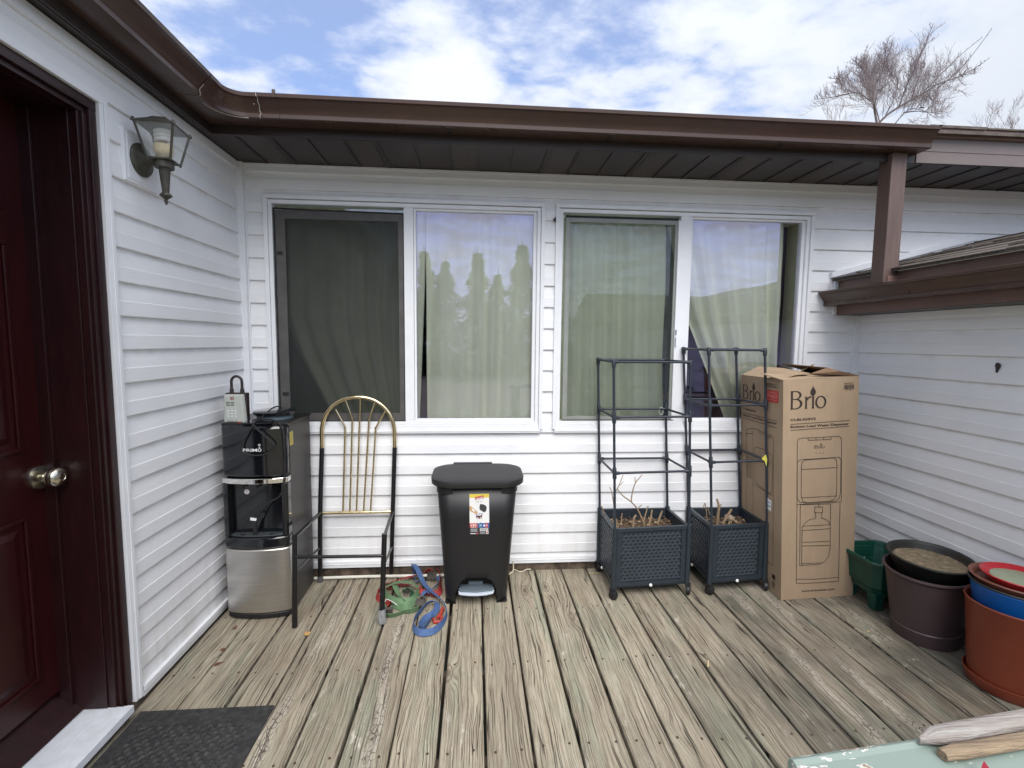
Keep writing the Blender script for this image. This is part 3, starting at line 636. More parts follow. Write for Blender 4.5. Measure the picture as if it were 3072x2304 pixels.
# roofs
rf = MB()
sl = .22
def rz(d): return 2.402+d*sl
rf.add([(FX+.06, FY-.06, rz(-.06)), (6, FY-.035, rz(-.035)+.028), (6, 4.4, rz(4.8)), (FX-4.8, 4.4, rz(4.8))], [(0, 1, 2, 3)])
rf.add([(FX+.06, FY-.06, rz(-.06)-.012), (6, FY-.035, rz(-.035)+.016), (6, FY-.035, rz(-.035)+.028), (FX+.06, FY-.06, rz(-.06))], [(0, 1, 2, 3)])
rf.add([(FX+.06, FY-.06, rz(-.06)), (FX-4.8, 4.4, rz(4.8)), (FX-4.8, -3.1, rz(4.8)), (FX+.06, -3.1, rz(-.06))], [(0, 1, 2, 3)])
r2 = random.Random(4); x = -.9
while x < 5.9:                       # butts of the starter course, a little uneven
    w = r2.uniform(.28, .34); rf.box(x, FY-.052-(0.0 if x < 2.1 else -.02), 2.392+r2.uniform(-.001, .003)+(0 if x < 2.1 else .036), x+w-.006, FY+.02, 2.399+r2.uniform(0, .005)+(0 if x < 2.1 else .036)); x += w
rf.build('roof', SHING, house)
# lower roof of the right wing
def z2(x): return 1.736+(x-2.10)*.2656 if x < 3.0 else 1.736+.9*.2656+(x-3.0)*.1
lr = MB()
xs_ = [2.10, 2.30, 2.5, 2.75, 3.0, 5.0]
for a, b in zip(xs_[:-1], xs_[1:]):
    lr.hexa([(a, -3.5, z2(a)-.012), (b, -3.5, z2(b)-.012), (b, -.016, z2(b)-.012), (a, -.016, z2(a)-.012), (a, -3.5, z2(a)), (b, -3.5, z2(b)), (b, -.016, z2(b)), (a, -.016, z2(a))])
r3 = random.Random(9)
for j, a in enumerate([2.095, 2.22, 2.36, 2.50, 2.64, 2.78, 2.92]):   # laminated shingle courses
    y = -3.4
    while y < -.05:
        w = r3.uniform(.13, .3); th = r3.choice((.004, .007, .010)); y1 = min(y+w, -.018); xa = a+r3.uniform(-.004, .004); xb = a+.15
        lr.hexa([(xa, y, z2(a)+.0005), (xb, y, z2(xb)-.002), (xb, y1, z2(xb)-.002), (xa, y1, z2(a)+.0005), (xa, y, z2(a)+th), (xb, y, z2(xb)+.001), (xb, y1, z2(xb)+.001), (xa, y1, z2(a)+th)]); y = y1+.003
lr.build('lower_roof', SHING, house)
lf = MB(); lf.box(2.128, -3.5, 1.530, 2.134, -.018, 1.726); lf.build('lower_fascia', mat('lower_fascia', (.17, .10, .082), .45, noise=.15, nscale=5), house)
ls = MB(); ls.box(2.134, -3.5, 1.5275, 2.30, -.018, 1.540); ls.build('lower_soffit', SOFF, house)
lg = MB(); GP2 = [(d*.88, 1.580+(z-2.305)*.97) for d, z in GP]; sweep(lg, [(2.127, -3.5, -1, 0, 1), (2.127, -.022, -1, 0, 1)], GP2)
lg.prism([(2.127-d, z) for d, z in GP2[:11]]+[(2.127, 1.662)], 'y', -.0215, -.018)
lg.build('lower_gutter', BROWN, house, smooth=30)
wf = MB()
wf.box(2.104, -.030, 1.665, 2.127, -.016, 1.742); wf.box(2.108, -.028, 1.531, 2.127, -.014, 1.579)
for a, b in ((2.085, 3.0),):
    wf.hexa([(a, -.024, z2(a)+.012), (b, -.024, z2(b)+.012), (b, -.004, z2(b)+.012), (a, -.004, z2(a)+.012), (a, -.024, z2(a)+.045), (b, -.024, z2(b)+.045), (b, -.004, z2(b)+.045), (a, -.004, z2(a)+.045)])
wf.build('roof_flashing', TRIM, house, bevel=.001)
# porch post standing on the lower eave
pp = MB(); pp.box(2.052, -.420, 1.668, 2.133, -.340, 2.304); pp.build('porch_post', POSTM, house, bevel=.004)
pb = MB(); pb.box(2.072, -.4265, 1.660, 2.158, -.4205, 1.702); pb.lathe([(0, .002), (.0025, .0015), (.003, 0)], (2.10, -.4268, 1.675), 8); pb.build('post_bracket', mat('bracket_brown', (.24, .15, .125), .45, noise=.1), house, bevel=.001)
p2 = MB(); p2.box(-1.25, -2.86, -.1, -1.17, -2.78, 2.304); p2.build('porch_post', POSTM, house, bevel=.004)

# door in the left wall
dr = bpy.data.objects.new('door', None); COL.objects.link(dr); dr.parent = house; dr.location = (-1.42, -1.0, .1)
DX = -1.425
d = MB()
ya, yb = -1.012, -1.84             # latch edge, hinge edge
d.box(DX-.038, yb, .135, DX, ya, 2.10)
def panel(y0, y1, z0, z1):
    # moulding ring and raised field
    for (e, f, h) in ((0, .012, .005), (.012, .030, -.0005)):
        pass
    for (q0, q1, r0, r1) in ((y0, y1, z0, z0+.014), (y0, y1, z1-.014, z1), (y0, y0+.014, z0+.014, z1-.014), (y1-.014, y1, z0+.014, z1-.014)):
        d.box(DX+.0004, q0, r0, DX+.007, q1, r1)
    d.hexa([(DX+.0003, y0+.030, z0+.030), (DX+.0003, y1-.030, z0+.030), (DX+.0003, y1-.030, z1-.030), (DX+.0003, y0+.030, z1-.030), (DX+.006, y0+.052, z0+.052), (DX+.006, y1-.052, z0+.052), (DX+.006, y1-.052, z1-.052), (DX+.006, y0+.052, z1-.052)])
for (y1_, y0_) in ((-1.120, -1.372), (-1.488, -1.740)):
    panel(y0_, y1_, .225, .780); panel(y0_, y1_, .990, 1.640); panel(y0_, y1_, 1.735, 1.985)
d.build('door_leaf', DOORM, dr, bevel=.003)
kb = MB(); kb.T = Matrix.Translation((DX, -1.068, .893)) @ Matrix.Rotation(R(90), 4, 'Y')
kb.lathe([(.0, .0), (.039, .0), (.0395, .004), (.037, .010), (.026, .013), (.016, .016), (.014, .024), (.016, .030), (.026, .036), (.0325, .046), (.0335, .056), (.030, .066), (.022, .0725), (.011, .0755), (.010, .074), (.006, .073), (0, .073)], n=40)
kb.build('door_handle', mat('satin_nickel', (.62, .58, .48), .20, metal=1, noise=.08, nscale=30), dr, smooth=40)
fr_ = MB()
def jamb(y0, y1):
    """one upright: y0 nearest the white trim"""
    s = 1 if y0 > y1 else -1
    fr_.box(DX-.04, y0-s*.066, .052, XL-.030, y0-s*.040, 2.12)
    fr_.box(DX-.002, y0-s*.0665, .053, DX+.035, y0-s*.078, 2.065)
    fr_.box(XL-.030, y0-s*.0015, .030, XL+.010, y0-s*.030, 2.0875)
    fr_.box(XL-.030, y0-s*.0302, .030, XL+.002, y0-s*.048, 2.0695)
    fr_.box(XL-.030, y0-s*.0482, .030, XL-.006, y0-s*.060, 2.0695)
jamb(-.9725, -2); jamb(-1.905, 0)
fr_.box(XL-.030, -1.905, 2.088, XL+.010, -.9722, 2.1204); fr_.box(XL-.030, -1.87, 2.070, XL-.002, -1.004, 2.0875); fr_.box(DX-.04, -1.84, 2.07, XL-.031, -1.04, 2.10)
fr_.build('door_frame', JAMB, dr, bevel=.0015)
th = MB(); th.hexa([(DX-.03, -1.865, .056), (XL-.108, -1.865, .056), (XL-.108, -1.034, .056), (DX-.03, -1.034, .056), (DX-.03, -1.865, .132), (XL-.135, -1.865, .075), (XL-.135, -1.034, .075), (DX-.03, -1.034, .132)])
th.build('threshold', JAMB, dr)
sl_ = MB()
sl_.box(XL-.112, -1.90, .030, XL+.030, -1.030, .050); sl_.box(XL+.0305, -1.90, .028, XL+.052, -1.030, .054)
sl_.box(XL-.040, -1.90, .0502, XL-.037, -1.032, .0512); sl_.box(XL+.022, -1.89, .0502, XL+.030, -1.033, .0545)
sl_.build('door_sill', mat('scuffed_white_metal', (.74, .76, .80), .35, noise=.12, nscale=18, rvar=.1), dr, bevel=.0015)
su = MB(); su.box(XL-.11, -1.90, -.03, XL+.035, -1.032, .0275); su.build('sill_support', mat('old_joist', (.1, .075, .055)), dr)
wt = MB(); wt.box(XL+.001, -.9715, .020, XL+.020, -.9385, 2.130); wt.box(XL+.0205, -.955, .020, XL+.024, -.9388, 2.130); wt.box(XL+.001, -1.95, 2.1205, XL+.022, -.9345, 2.150); wt.box(XL+.001, -1.95, .02, XL+.02, -1.907, 2.12)
wt.build('door_casing', TRIM, dr, bevel=.0015)

# ------------------------------------------------------------------ curtains (hang inside the windows)
CURT = mat('pale_green_curtain', (.88, .90, .74), .9, noise=.07, nscale=3, bump=.1, bscale=60)
def curtain(label, xl, xr, y0=.074, n=70, amp=.014, folds=11, seed=0, z0=.87, z1=2.10, mt=None):
    """xl, xr: outline functions of height"""
    mb = MB(); nz = 46; vs = []
    for j in range(nz+1):
        z = z0+(z1-z0)*j/nz; a, b = xl(z), xr(z); h = (z-z0)/(z1-z0)
        for i in range(n+1):
            t = i/n; ph = t*folds*2*math.pi
            y = y0+amp*1.5*math.sin(ph+1.2*math.sin(t*7+seed)+.5*math.sin(h*3+seed))*(.55+.45*math.sin(t*5+seed*2)**2)
            y += .016*mnoise.noise((t*5+seed, h*2.5, seed))+.005*mnoise.noise((t*24, h*9, seed+3))*(1.3-h)
            vs.append((a+(b-a)*t, y, z))
    mb.add(vs, [(j*(n+1)+i, j*(n+1)+i+1, (j+1)*(n+1)+i+1, (j+1)*(n+1)+i) for j in range(nz) for i in range(n)])
    return tag(mb.build('curtain', mt or CURT, smooth=80, solid=.001), label, 'curtain', 'curtains hanging behind the window glass')
lerp = lambda z, za, a, zb, b: a+(b-a)*min(1, max(0, (z-za)/(zb-za)))
curtain('dim green curtain behind the darkest grey insect screen of the left window', lambda z: lerp(z, .92, -.826, 1.30, -1.01) if z < 1.3 else lerp(z, 1.3, -1.01, 1.5, -1.075), lambda z: lerp(z, .9, -.322, 1.8, -.281), folds=8, seed=1, amp=.017)
curtain('pale green curtain filling the clear right pane of the left window', lambda z: -.279+.001*math.sin(z*9), lambda z: .343-.006*math.sin((z-.9)*3), folds=6, seed=2.4, amp=.011)
curtain('curtain behind the lighter grey screen of the right window', lambda z: .490, lambda z: lerp(z, .9, 1.14, 2.1, 1.095)+.012*math.sin(z*4), folds=7, seed=4, amp=.017)
def sweptL(z):
    if z > 1.51: return lerp(z, 1.51, 1.263, 2.05, 1.12)
    return lerp(z, .88, 1.538, 1.51, 1.263)
curtain('pale green curtain drawn slantwise across the rightmost pane, dark corner below it', sweptL, lambda z: 1.852-.004*math.sin(z*3), folds=6, seed=6.2, amp=.016, y0=.076)
t = thing('side_table', 'brown wooden table indoors behind the low corner of the rightmost window pane', 'table', (1.35, .5, .3))
m_ = MB(); m_.box(1.10, .40, .98, 1.62, .8, 1.02); m_.build('table_top', mat('brown_wood', (.22, .10, .045), .5, noise=.3, nscale=6, stretch=(1, 8, 8)), t, bevel=.004)
for x, y in ((1.13, .43), (1.59, .43), (1.13, .77), (1.59, .77)):
    m_ = MB(); m_.box(x-.02, y-.02, .3, x+.02, y+.02, .979); m_.build('leg', mat('brown_wood'), t)
m_ = MB(); m_.box(1.30, .46, 1.021, 1.44, .66, 1.19); m_.box(1.315, .455, 1.04, 1.425, .4605, 1.15); tag(m_.build('box', BLK, None, bevel=.006), 'small black box standing on the brown table indoors', 'box')

# ------------------------------------------------------------------ wall lantern
lamp = thing('wall_lantern', 'weathered bronze coach lantern with a spiral bulb on the left wall beside the door', 'lamp', (XL, -.79, 2.0))
BRZ = mat('weathered_bronze', (.080, .076, .062), .55, metal=.35, noise=.35, nscale=45, bump=.1, bscale=120)
m_ = MB(); m_.hexa([(XL+.001, -.872, 1.905), (XL+.020, -.866, 1.911), (XL+.020, -.694, 1.911), (XL+.001, -.688, 1.905), (XL+.001, -.872, 2.097), (XL+.020, -.866, 2.091), (XL+.020, -.694, 2.091), (XL+.001, -.688, 2.097)])
m_.hexa([(XL+.0195, -.853, 1.922), (XL+.022, -.853, 1.922), (XL+.022, -.707, 1.922), (XL+.0195, -.707, 1.922), (XL+.0195, -.853, 2.08), (XL+.022, -.853, 2.08), (XL+.022, -.707, 2.08), (XL+.0195, -.707, 2.08)])
m_.build('mounting_block', TRIM, lamp, bevel=.002)
m_ = MB(); m_.T = Matrix.Translation((XL+.022, -.786, 2.004)) @ Matrix.Rotation(R(90), 4, 'Y')
m_.lathe([(.0, 0), (.058, 0), (.059, .004), (.055, .010), (.045, .013), (.036, .020), (.020, .032), (.015, .045), (.014, .070), (.014, .085)], n=36); m_.build('back_plate', BRZ, lamp, smooth=40)
LX, LY = -1.148, -.790
m_ = MB(); m_.lathe([(.0, 1.846), (.003, 1.846), (.004, 1.853), (.0065, 1.855), (.0065, 1.862), (.004, 1.864), (.010, 1.869), (.0205, 1.878), (.020, 1.881), (.011, 1.891), (.0115, 1.894), (.0185, 1.972), (.020, 1.976), (.031, 1.977), (.0315, 1.999), (.0, 2.0)], (LX, LY, 0), n=24)
m_.build('stem', BRZ, lamp, smooth=35)
cd = [Vector((.62, .785)), Vector((.785, -.62)), Vector((-.62, -.785)), Vector((-.785, .62))]
bt = [(LX+c.x*.052, LY+c.y*.052) for c in cd]; tp = [(LX+c.x*.088, LY+c.y*.088) for c in cd]
m_ = MB(); m_.prism(bt, 'z', 2.000, 2.006)
m_.build('bottom_tray', BRZ, lamp, bevel=.001)
for i in range(4):
    a, b = bt[i], tp[i]; m_ = MB(); m_.tube([(a[0], a[1], 1.996), (b[0]+(b[0]-a[0])*.08, b[1]+(b[1]-a[1])*.08, 2.128)], .0042, 8); m_.build('corner_bar', BRZ, lamp, smooth=40)
    m_ = MB(); m_.tube([(b[0]-cd[i].x*.006, b[1]-cd[i].y*.006, 2.119), (b[0]+cd[i].x*.008, b[1]+cd[i].y*.008, 2.119)], .0055, 8); m_.build('finial', BRZ, lamp)
GLS = screen_mat('dusty_lantern_glass', .20, (.78, .82, .80))
for i in range(4):
    a, b, c, d_ = bt[i], bt[(i+1) % 4], tp[(i+1) % 4], tp[i]
    m_ = MB(); m_.poly([(a[0], a[1], 2.006), (b[0], b[1], 2.006), (c[0], c[1], 2.116), (d_[0], d_[1], 2.116)]); m_.build('glass_pane', GLS, lamp)
m_ = MB(); rings = []
for (s_, z) in ((1.04, 2.117), (.98, 2.124), (.55, 2.141), (.35, 2.152), (.30, 2.152)): rings.append([(LX+c.x*.088*s_, LY+c.y*.088*s_, z) for c in cd])
for a, b in zip(rings[:-1], rings[1:]):
    for i in range(4): m_.poly([a[i], a[(i+1) % 4], b[(i+1) % 4], b[i]])
m_.poly(rings[-1]); m_.poly(rings[0][::-1]); m_.build('cap', BRZ, lamp)
m_ = MB(); m_.lathe([(.0, 2.006), (.018, 2.006), (.018, 2.012), (.015, 2.014), (.027, 2.022), (.032, 2.034), (.032, 2.055), (.029, 2.059), (.0, 2.059)], (LX, LY, 0), 24); m_.build('bulb_base', mat('yellowed_bulb_base', (.62, .50, .27), .5, noise=.2, nscale=60), lamp, smooth=40)
m_ = MB(); m_.tube([(LX+.0215*math.cos(t*.5), LY+.0215*math.sin(t*.5), 2.066+.050*t/44) for t in range(45)], .0078, 8); m_.build('spiral_bulb', mat('white_bulb', (.75, .76, .74), .3, noise=.05), lamp, smooth=60)

# ------------------------------------------------------------------ small things on the walls
m_ = MB(); m_.T = Matrix.Translation((2.283, -.793, 1.237)) @ Matrix.Rotation(R(8), 4, 'X')
m_.lathe([(.0, 0), (.0045, .001), (.006, .012), (.0095, .024), (.0095, .034), (.006, .040), (.0, .043)], n=10, sx=.7)
m_.hexa([(-.003, .003, .030), (.003, .003, .030), (.003, .012, .026), (-.003, .012, .026), (-.003, .001, .044), (.003, .001, .044), (.003, .009, .043), (-.003, .009, .043)])
tag(m_.build('cocoon', mat('cocoon_brown', (.055, .045, .045), .8, noise=.5, nscale=120, bump=.5, bscale=300), smooth=50), 'small dark brown cocoon stuck on the right wall siding', 'cocoon')
m_ = MB(); m_.add([(.428, -.018, 2.030), (.444, -.022, 2.047), (.447, -.02, 2.03), (.446, -.022, 2.012), (.436, -.026, 2.022), (.438, -.024, 2.036)], [(0, 5, 4), (5, 1, 2), (5, 2, 4), (4, 2, 3), (0, 4, 3)])
tag(m_.build('spider_nest', mat('cocoon_brown'), solid=.002), 'tiny dark ragged nest between the two windows near the top', 'nest')

# ------------------------------------------------------------------ water dispenser
wd = thing('water_dispenser', 'black and stainless steel water dispenser in the left corner against the siding', 'water dispenser', (-1.04, -.24, 0))
def bow(x0=-1.192, x1=-.893, yb=-.36, bulge=.026, n=10, yf=-.402, inset=0):
    pts = [(x0+inset, yb)]
    for i in range(n+1):
        x = x0+inset+(x1-x0-2*inset)*i/n; q = (x-(x0+x1)/2)/((x1-x0)/2); pts.append((x, yf+inset-bulge*(1-q*q)-(.006 if 0 < i < n else 0)))
    pts.append((x1-inset, yb)); return pts
def slab(name, z0, z1, mt, **kw):
    bv = kw.pop('bv', .004); m = MB(); m.prism(bow(**kw), 'z', z0, z1); return m.build(name, mt, wd, bevel=bv, smooth=30)
m_ = MB(); m_.box(-1.190, -.362, .012, -.893, -.075, .941); m_.box(-1.186, -.36, 0, -.9, -.08, .012); m_.build('cabinet', mat('dark_grey_sheet_metal', (.050, .046, .042), .42, noise=.12, nscale=5), wd, bevel=.003)
slab('base', .006, .030, BLK, inset=.003); slab('steel_door', .032, .350, STEEL, bv=.006)
slab('tray_front', .354, .408, GLOSS, bv=.008)
m_ = MB()
m_.prism([(-1.192, -.36), (-1.192, -.402), (-1.180, -.410), (-1.166, -.412), (-1.160, -.385), (-1.160, -.36)], 'z', .409, .668); m_.prism([(-.893, -.36), (-.893, -.402), (-.905, -.410), (-.919, -.412), (-.925, -.385), (-.925, -.36)], 'z', .409, .668)
m_.box(-1.159, -.372, .409, -.926, -.362, .668); m_.build('dispensing_bay', GLOSS, wd, smooth=30, bevel=.003)
m_ = MB(); m_.prism(bow(inset=.012, bulge=.024, yb=-.373), 'z', .409, .416); m_.build('drip_tray', mat('grey_tray', (.055, .065, .068), .4), wd, bevel=.002)
m_ = MB(); r5 = random.Random(5)
for (cx, cy, rr) in [(-1.105, -.405, .014), (-.975, -.405, .014)]+[(-1.155+.022*i+(.011 if j % 2 else 0), -.385-.011*j, .0042) for i in range(10) for j in range(4)]:
    if rr < .01 and min(abs(cx+1.105), abs(cx+.975)) < .017: continue
    m_.poly([(cx+rr*math.cos(k*math.pi/5), cy+rr*.8*math.sin(k*math.pi/5), .4166) for k in range(10)])
m_.build('tray_holes', mat('hole_black', (.003, .003, .003), .9), wd)
for xs in (-1.105, -1.04, -.975):
    m_ = MB(); m_.lathe([(.0, .640), (.007, .640), (.009, .668)], (xs, -.392, 0), 12); m_.build('tap', GLOSS, wd, smooth=40)
slab('chrome_band', .670, .696, CHROME, bv=.003, inset=-.0008)
slab('upper_front', .698, .948, GLOSS, bv=.016)
m_ = MB(); m_.box(-1.192, -.395, .9412, -.886, -.070, .957); m_.build('top_plate', mat('satin_black', (.014, .013, .013), .32, noise=.3, nscale=10), wd, bevel=.006)
m_ = MB(); m_.lathe([(.084, .9575), (.086, .970), (.083, .974), (.0, .974)], (-1.003, -.245, 0), 40); m_.build('bottle_ring', mat('smoky_ring', (.16, .21, .235), .25), wd, smooth=40)
m_ = MB(); m_.lathe([(.0, .9745), (.090, .9745), (.098, .980), (.100, .992), (.095, .996), (.0, .998)], (-1.003, -.245, 0), 40); m_.build('bottle_collar', GLOSS, wd, smooth=40)
m_ = MB(); m_.box(-1.085, -.425, .9572, -.955, -.375, .962); m_.build('button_strip', GLOSS, wd, bevel=.002)
fnp = lambda x, z: (x, -.4022-.0062-.026*(1-((x+1.0425)/.1495)**2)-.0032, z)
m_ = MB(); text_on(m_, 'PRIM', fnp, -1.077, .8275, -1.0130, .8425, 0, .012)
def ringp(mb, cx, cz, r0, r1, fn, n=20, m=0):
    for i in range(n):
        a, b = 2*math.pi*i/n, 2*math.pi*(i+1)/n
        mb.poly([fn(cx+r0*math.cos(a), cz+r0*math.sin(a)), fn(cx+r0*math.cos(b), cz+r0*math.sin(b)), fn(cx+r1*math.cos(b), cz+r1*math.sin(b)), fn(cx+r1*math.cos(a), cz+r1*math.sin(a))], m)
ringp(m_, -1.0025, .8350, .0052, .0080, fnp); ringp(m_, -1.0025, .8590, .0030, .0052, fnp); ringp(m_, -1.0025, .8478, .0010, .0030, fnp, 12); m_.build('brand_lettering', WHT, wd)
for xs, zs in ((-1.083, .793), (-1.008, .793), (-.955, .793)):
    m_ = MB(); m_.lathe([(0, .0), (.002, .001)], (0, 0, 0), 8)
m_ = MB(); ringp(m_, -1.096, .617, 0, .0125, lambda x, z: (x, -.3735, z), 20, 0); ringp(m_, -1.096, .617, .0102, .0112, lambda x, z: (x, -.3739, z), 20, 1); ringp(m_, -1.096, .6195, 0, .0038, lambda x, z: (x, -.3740, z), 8, 1)
stroke(m_, [(-1.103, .611), (-1.089, .611)], lambda x, z: (x, -.3740, z), .0012, .0012, 1); m_.build('round_sticker', [WHT, mat('pink_print', (.45, .22, .25), .6)], wd)
m_ = MB(); m_.poly([(-.8925, -.362, .905), (-.8925, -.318, .905), (-.8925, -.318, .838), (-.8925, -.362, .838)]); m_.build('energy_label', mat('yellow_label', (.62, .50, .13), .6, noise=.12, nscale=40), wd)
m_ = MB()
for k in range(5): stroke(m_, [(-.357, .895-.010*k), (-.326, .895-.010*k)], lambda y, z: (-.8918, y, z), .0014, .0014)
m_.build('label_print', mat('brown_print', (.30, .22, .05), .7), wd)
CORD = [(-0.982, -0.22, 1.004), (-0.994, -0.24, 1.014), (-1.006, -0.28, 1.008), (-1.019, -0.35, 0.981), (-1.024, -0.425, 0.966), (-1.046, -0.445, 0.918), (-1.073, -0.45, 0.873), (-1.08, -0.45, 0.846), (-1.067, -0.45, 0.826), (-1.021, -0.45, 0.813), (-0.969, -0.45, 0.82), (-0.931, -0.45, 0.847), (-0.932, -0.452, 0.867), (-0.965, -0.453, 0.9), (-1.0, -0.453, 0.936), (-1.025, -0.445, 0.963), (-1.042, -0.39, 0.970), (-1.011, -0.37, 0.971), (-0.953, -0.38, 0.965), (-0.899, -0.43, 0.937), (-0.889, -0.44, 0.883), (-0.888, -0.435, 0.827), (-0.888, -0.435, 0.785), (-0.890, -0.435, 0.71), (-0.899, -0.437, 0.66), (-0.918, -0.44, 0.613), (-0.974, -0.44, 0.577), (-1.023, -0.43, 0.508), (-1.044, -0.412, 0.455)]
m_ = MB(); m_.tube(smooth([Vector(p) for p in CORD], 6), .0036, 8, up=(0, 0, 1)); m_.build('power_cord', RUB, wd, smooth=60)
m_ = MB(); m_.tube([(-1.041, -.414, .470), (-1.047, -.407, .442), (-1.050, -.404, .420)], [.0055, .010, .012], 8); m_.build('plug', RUB, wd, smooth=40)
m_ = MB(); m_.hexa([(-1.062, -.425, .494), (-1.030, -.427, .490), (-1.030, -.426, .490), (-1.062, -.424, .494), (-1.060, -.425, .508), (-1.029, -.427, .503), (-1.029, -.426, .503), (-1.060, -.424, .508)]); m_.build('cord_tag', WHT, wd)

# key lock box standing on the dispenser
lb = thing('key_lock_box', 'pale grey keypad lock box with a dark shackle standing on the water dispenser', 'lock box', (-1.132, -.36, .957))
LBG = mat('pale_grey_plastic', (.42, .44, .40), .5, noise=.06, nscale=30)
m_ = MB(); m_.hexa([(-1.178, -.392, .958), (-1.086, -.392, .958), (-1.078, -.372, .958), (-1.182, -.372, .958), (-1.176, -.388, 1.088), (-1.094, -.388, 1.088), (-1.088, -.372, 1.092), (-1.180, -.372, 1.092)]); m_.build('front_cover', LBG, lb, bevel=.005)
m_ = MB(); m_.box(-1.180, -.371, .958, -1.082, -.338, 1.096); m_.build('body', mat('dark_bronze_plastic', (.030, .020, .022), .45), lb, bevel=.004)
m_ = MB(); U = [(-1.157, -.352, 1.090), (-1.157, -.352, 1.14)]+[(-1.133-.024*math.cos(R(t)), -.352, 1.148+.026*math.sin(R(t))) for t in range(0, 181, 15)]+[(-1.109, -.352, 1.14), (-1.109, -.352, 1.090)]
m_.tube(U, .0062, 10, up=(0, 1, 0)); m_.build('shackle', mat('shackle_cover', (.022, .014, .015), .5), lb, smooth=60)
for xs in (-1.157, -1.109):
    m_ = MB(); m_.lathe([(.0085, 1.094), (.009, 1.100), (.0085, 1.112), (.006, 1.118)], (xs, -.352, 0), 12); m_.build('shackle_boot', mat('shackle_cover'), lb, smooth=40)
for r_ in range(3):
    for c_ in range(3):
        x, z = -1.157+.0165*c_, 1.013-.0125*r_; y = -.3921+(z-.958)*.0308
        m_ = MB(); m_.box(x-.005, y-.0022, z-.0035, x+.005, y, z+.0035); m_.build('key', mat('key_white', (.60, .62, .62), .4), lb, bevel=.001)
for (x, w) in ((-1.158, .0075), (-1.140, .0045), (-1.122, .0075)):
    m_ = MB(); m_.box(x-w, -.3935, .968, x+w, -.3915, .976); m_.build('key', mat('key_grey', (.38, .41, .38), .4), lb, bevel=.001)
m_ = MB()
for r_ in range(3):
    for x in (-1.158, -1.138): m_.box(x-.008, -.3903, 1.038+.007*r_, x+.008, -.388, 1.0405+.007*r_)
m_.box(-1.164, -.3932, .961, -1.112, -.3915, .9625)
m_.build('vent_slots', mat('hole_black'), lb)
m_ = MB(); m_.box(-1.1475, -.3902, 1.066, -1.1315, -.3880, 1.080, 0); m_.box(-1.145, -.3906, 1.068, -1.134, -.3903, 1.078, 1); m_.box(-1.1425, -.3909, 1.070, -1.1365, -.3907, 1.0765, 0); m_.build('emblem', [mat('emblem_red', (.24, .06, .05), .5), mat('emblem_grey', (.40, .36, .33), .5)], lb)
m_ = MB(); m_.box(-1.118, -.395, .9575, -1.100, -.3925, .961); m_.build('red_latch', RED, lb)

# ------------------------------------------------------------------ chair frame
ch = thing('chair', 'seatless chair frame with an arched brass back and black legs, left of the bin', 'chair', (-.64, -.26, 0))
FLf, FRf, BLf, BRf = (-.843, -.502, 0), (-.440, -.497, 0), (-.861, -.070, 0), (-.476, -.040, 0)
FLt, FRt = (-.838, -.480, .440), (-.427, -.472, .434)
SL, SR_ = (-.850, -.075, .400), (-.457, -.064, .400)
KL, KR = (-.843, -.040, .755), (-.447, -.038, .755)
for n_, p, q in (('leg', (FLf[0], FLf[1], .002), FLt), ('leg', (FRf[0], FRf[1], .045), FRt)):
    m_ = MB(); m_.tube([p, q], .0125, 12); m_.build(n_, BLKM, ch, smooth=40)
for p, q, r_ in (((BLf[0], BLf[1], .02), SL, KL), ((BRf[0], BRf[1], .002), SR_, KR)):
    m_ = MB(); m_.tube(smooth([Vector(p), Vector(q), Vector(r_)], 6), .0125, 12); m_.build('leg', BLKM, ch, smooth=40)
m_ = MB(); m_.lathe([(.0, 0), (.0155, 0), (.016, .006), (.014, .034), (.0, .034)], (BLf[0], BLf[1], 0), 16); m_.build('rubber_foot', mat('grey_rubber', (.085, .085, .085), .7), ch, smooth=40)
m_ = MB(); r6 = random.Random(3); prof = [(.0, 0), (.014, 0), (.019, .008), (.019, .03), (.017, .05), (.0145, .068), (.016, .075)]
m_.lathe(prof, (FRf[0], FRf[1], 0), 14)
m_.v = [v+Vector((r6.uniform(-.0025, .0025), r6.uniform(-.0025, .0025), r6.uniform(-.002, .002) if v.z > .001 else 0)) for v in m_.v]
m_.build('duct_tape_foot', mat('silver_tape', (.42, .44, .46), .30, metal=.5, noise=.15, nscale=60, bump=.5, bscale=130), ch)
for p, q in ((Vector(FLt)-Vector((0, 0, .012)), Vector(SL)+Vector((0, 0, .0))), (Vector(FRt)-Vector((0, 0, .012)), Vector(SR_))):
    m_ = MB(); m_.tube([p, q], .0105, 4, flat=.7); m_.build('side_rail', BLKM, ch)
m_ = MB(); m_.tube([(-.835, -.490, .337), (-.433, -.488, .332)], .0075, 10); m_.build('stretcher', BLKM, ch, smooth=40)
for p, q in (((-.841, -.492, .262), (-.857, -.074, .200)), ((-.434, -.486, .272), (-.466, -.052, .188))):
    m_ = MB(); m_.tube([p, q], .0062, 10); m_.build('stretcher', BLKM, ch, smooth=40)
cx, zc, a_, b_ = -.645, .845, .198, .198
A = [Vector(KL)-Vector((0, 0, .004)), Vector((-.8425, -.040, .80))]
for k in range(0, 25):
    t = R(180-180*k/24); c = math.cos(t); s = math.sin(t)
    A.append(Vector((-.6445+.198*math.copysign(abs(c)**.92, c), -.040, .835+.203*abs(s)**.95)))
A += [Vector((-.4465, -.040, .80)), Vector(KR)-Vector((0, 0, .004))]
m_ = MB(); m_.tube(smooth(A, 3), .0115, 12, up=(0, 1, 0)); m_.build('brass_arch', BRASS, ch, smooth=60)
m_ = MB(); m_.tube([(-.846, -.064, .392), (-.455, -.058, .392)], .0085, 12); m_.build('brass_crossbar', BRASS, ch, smooth=60)
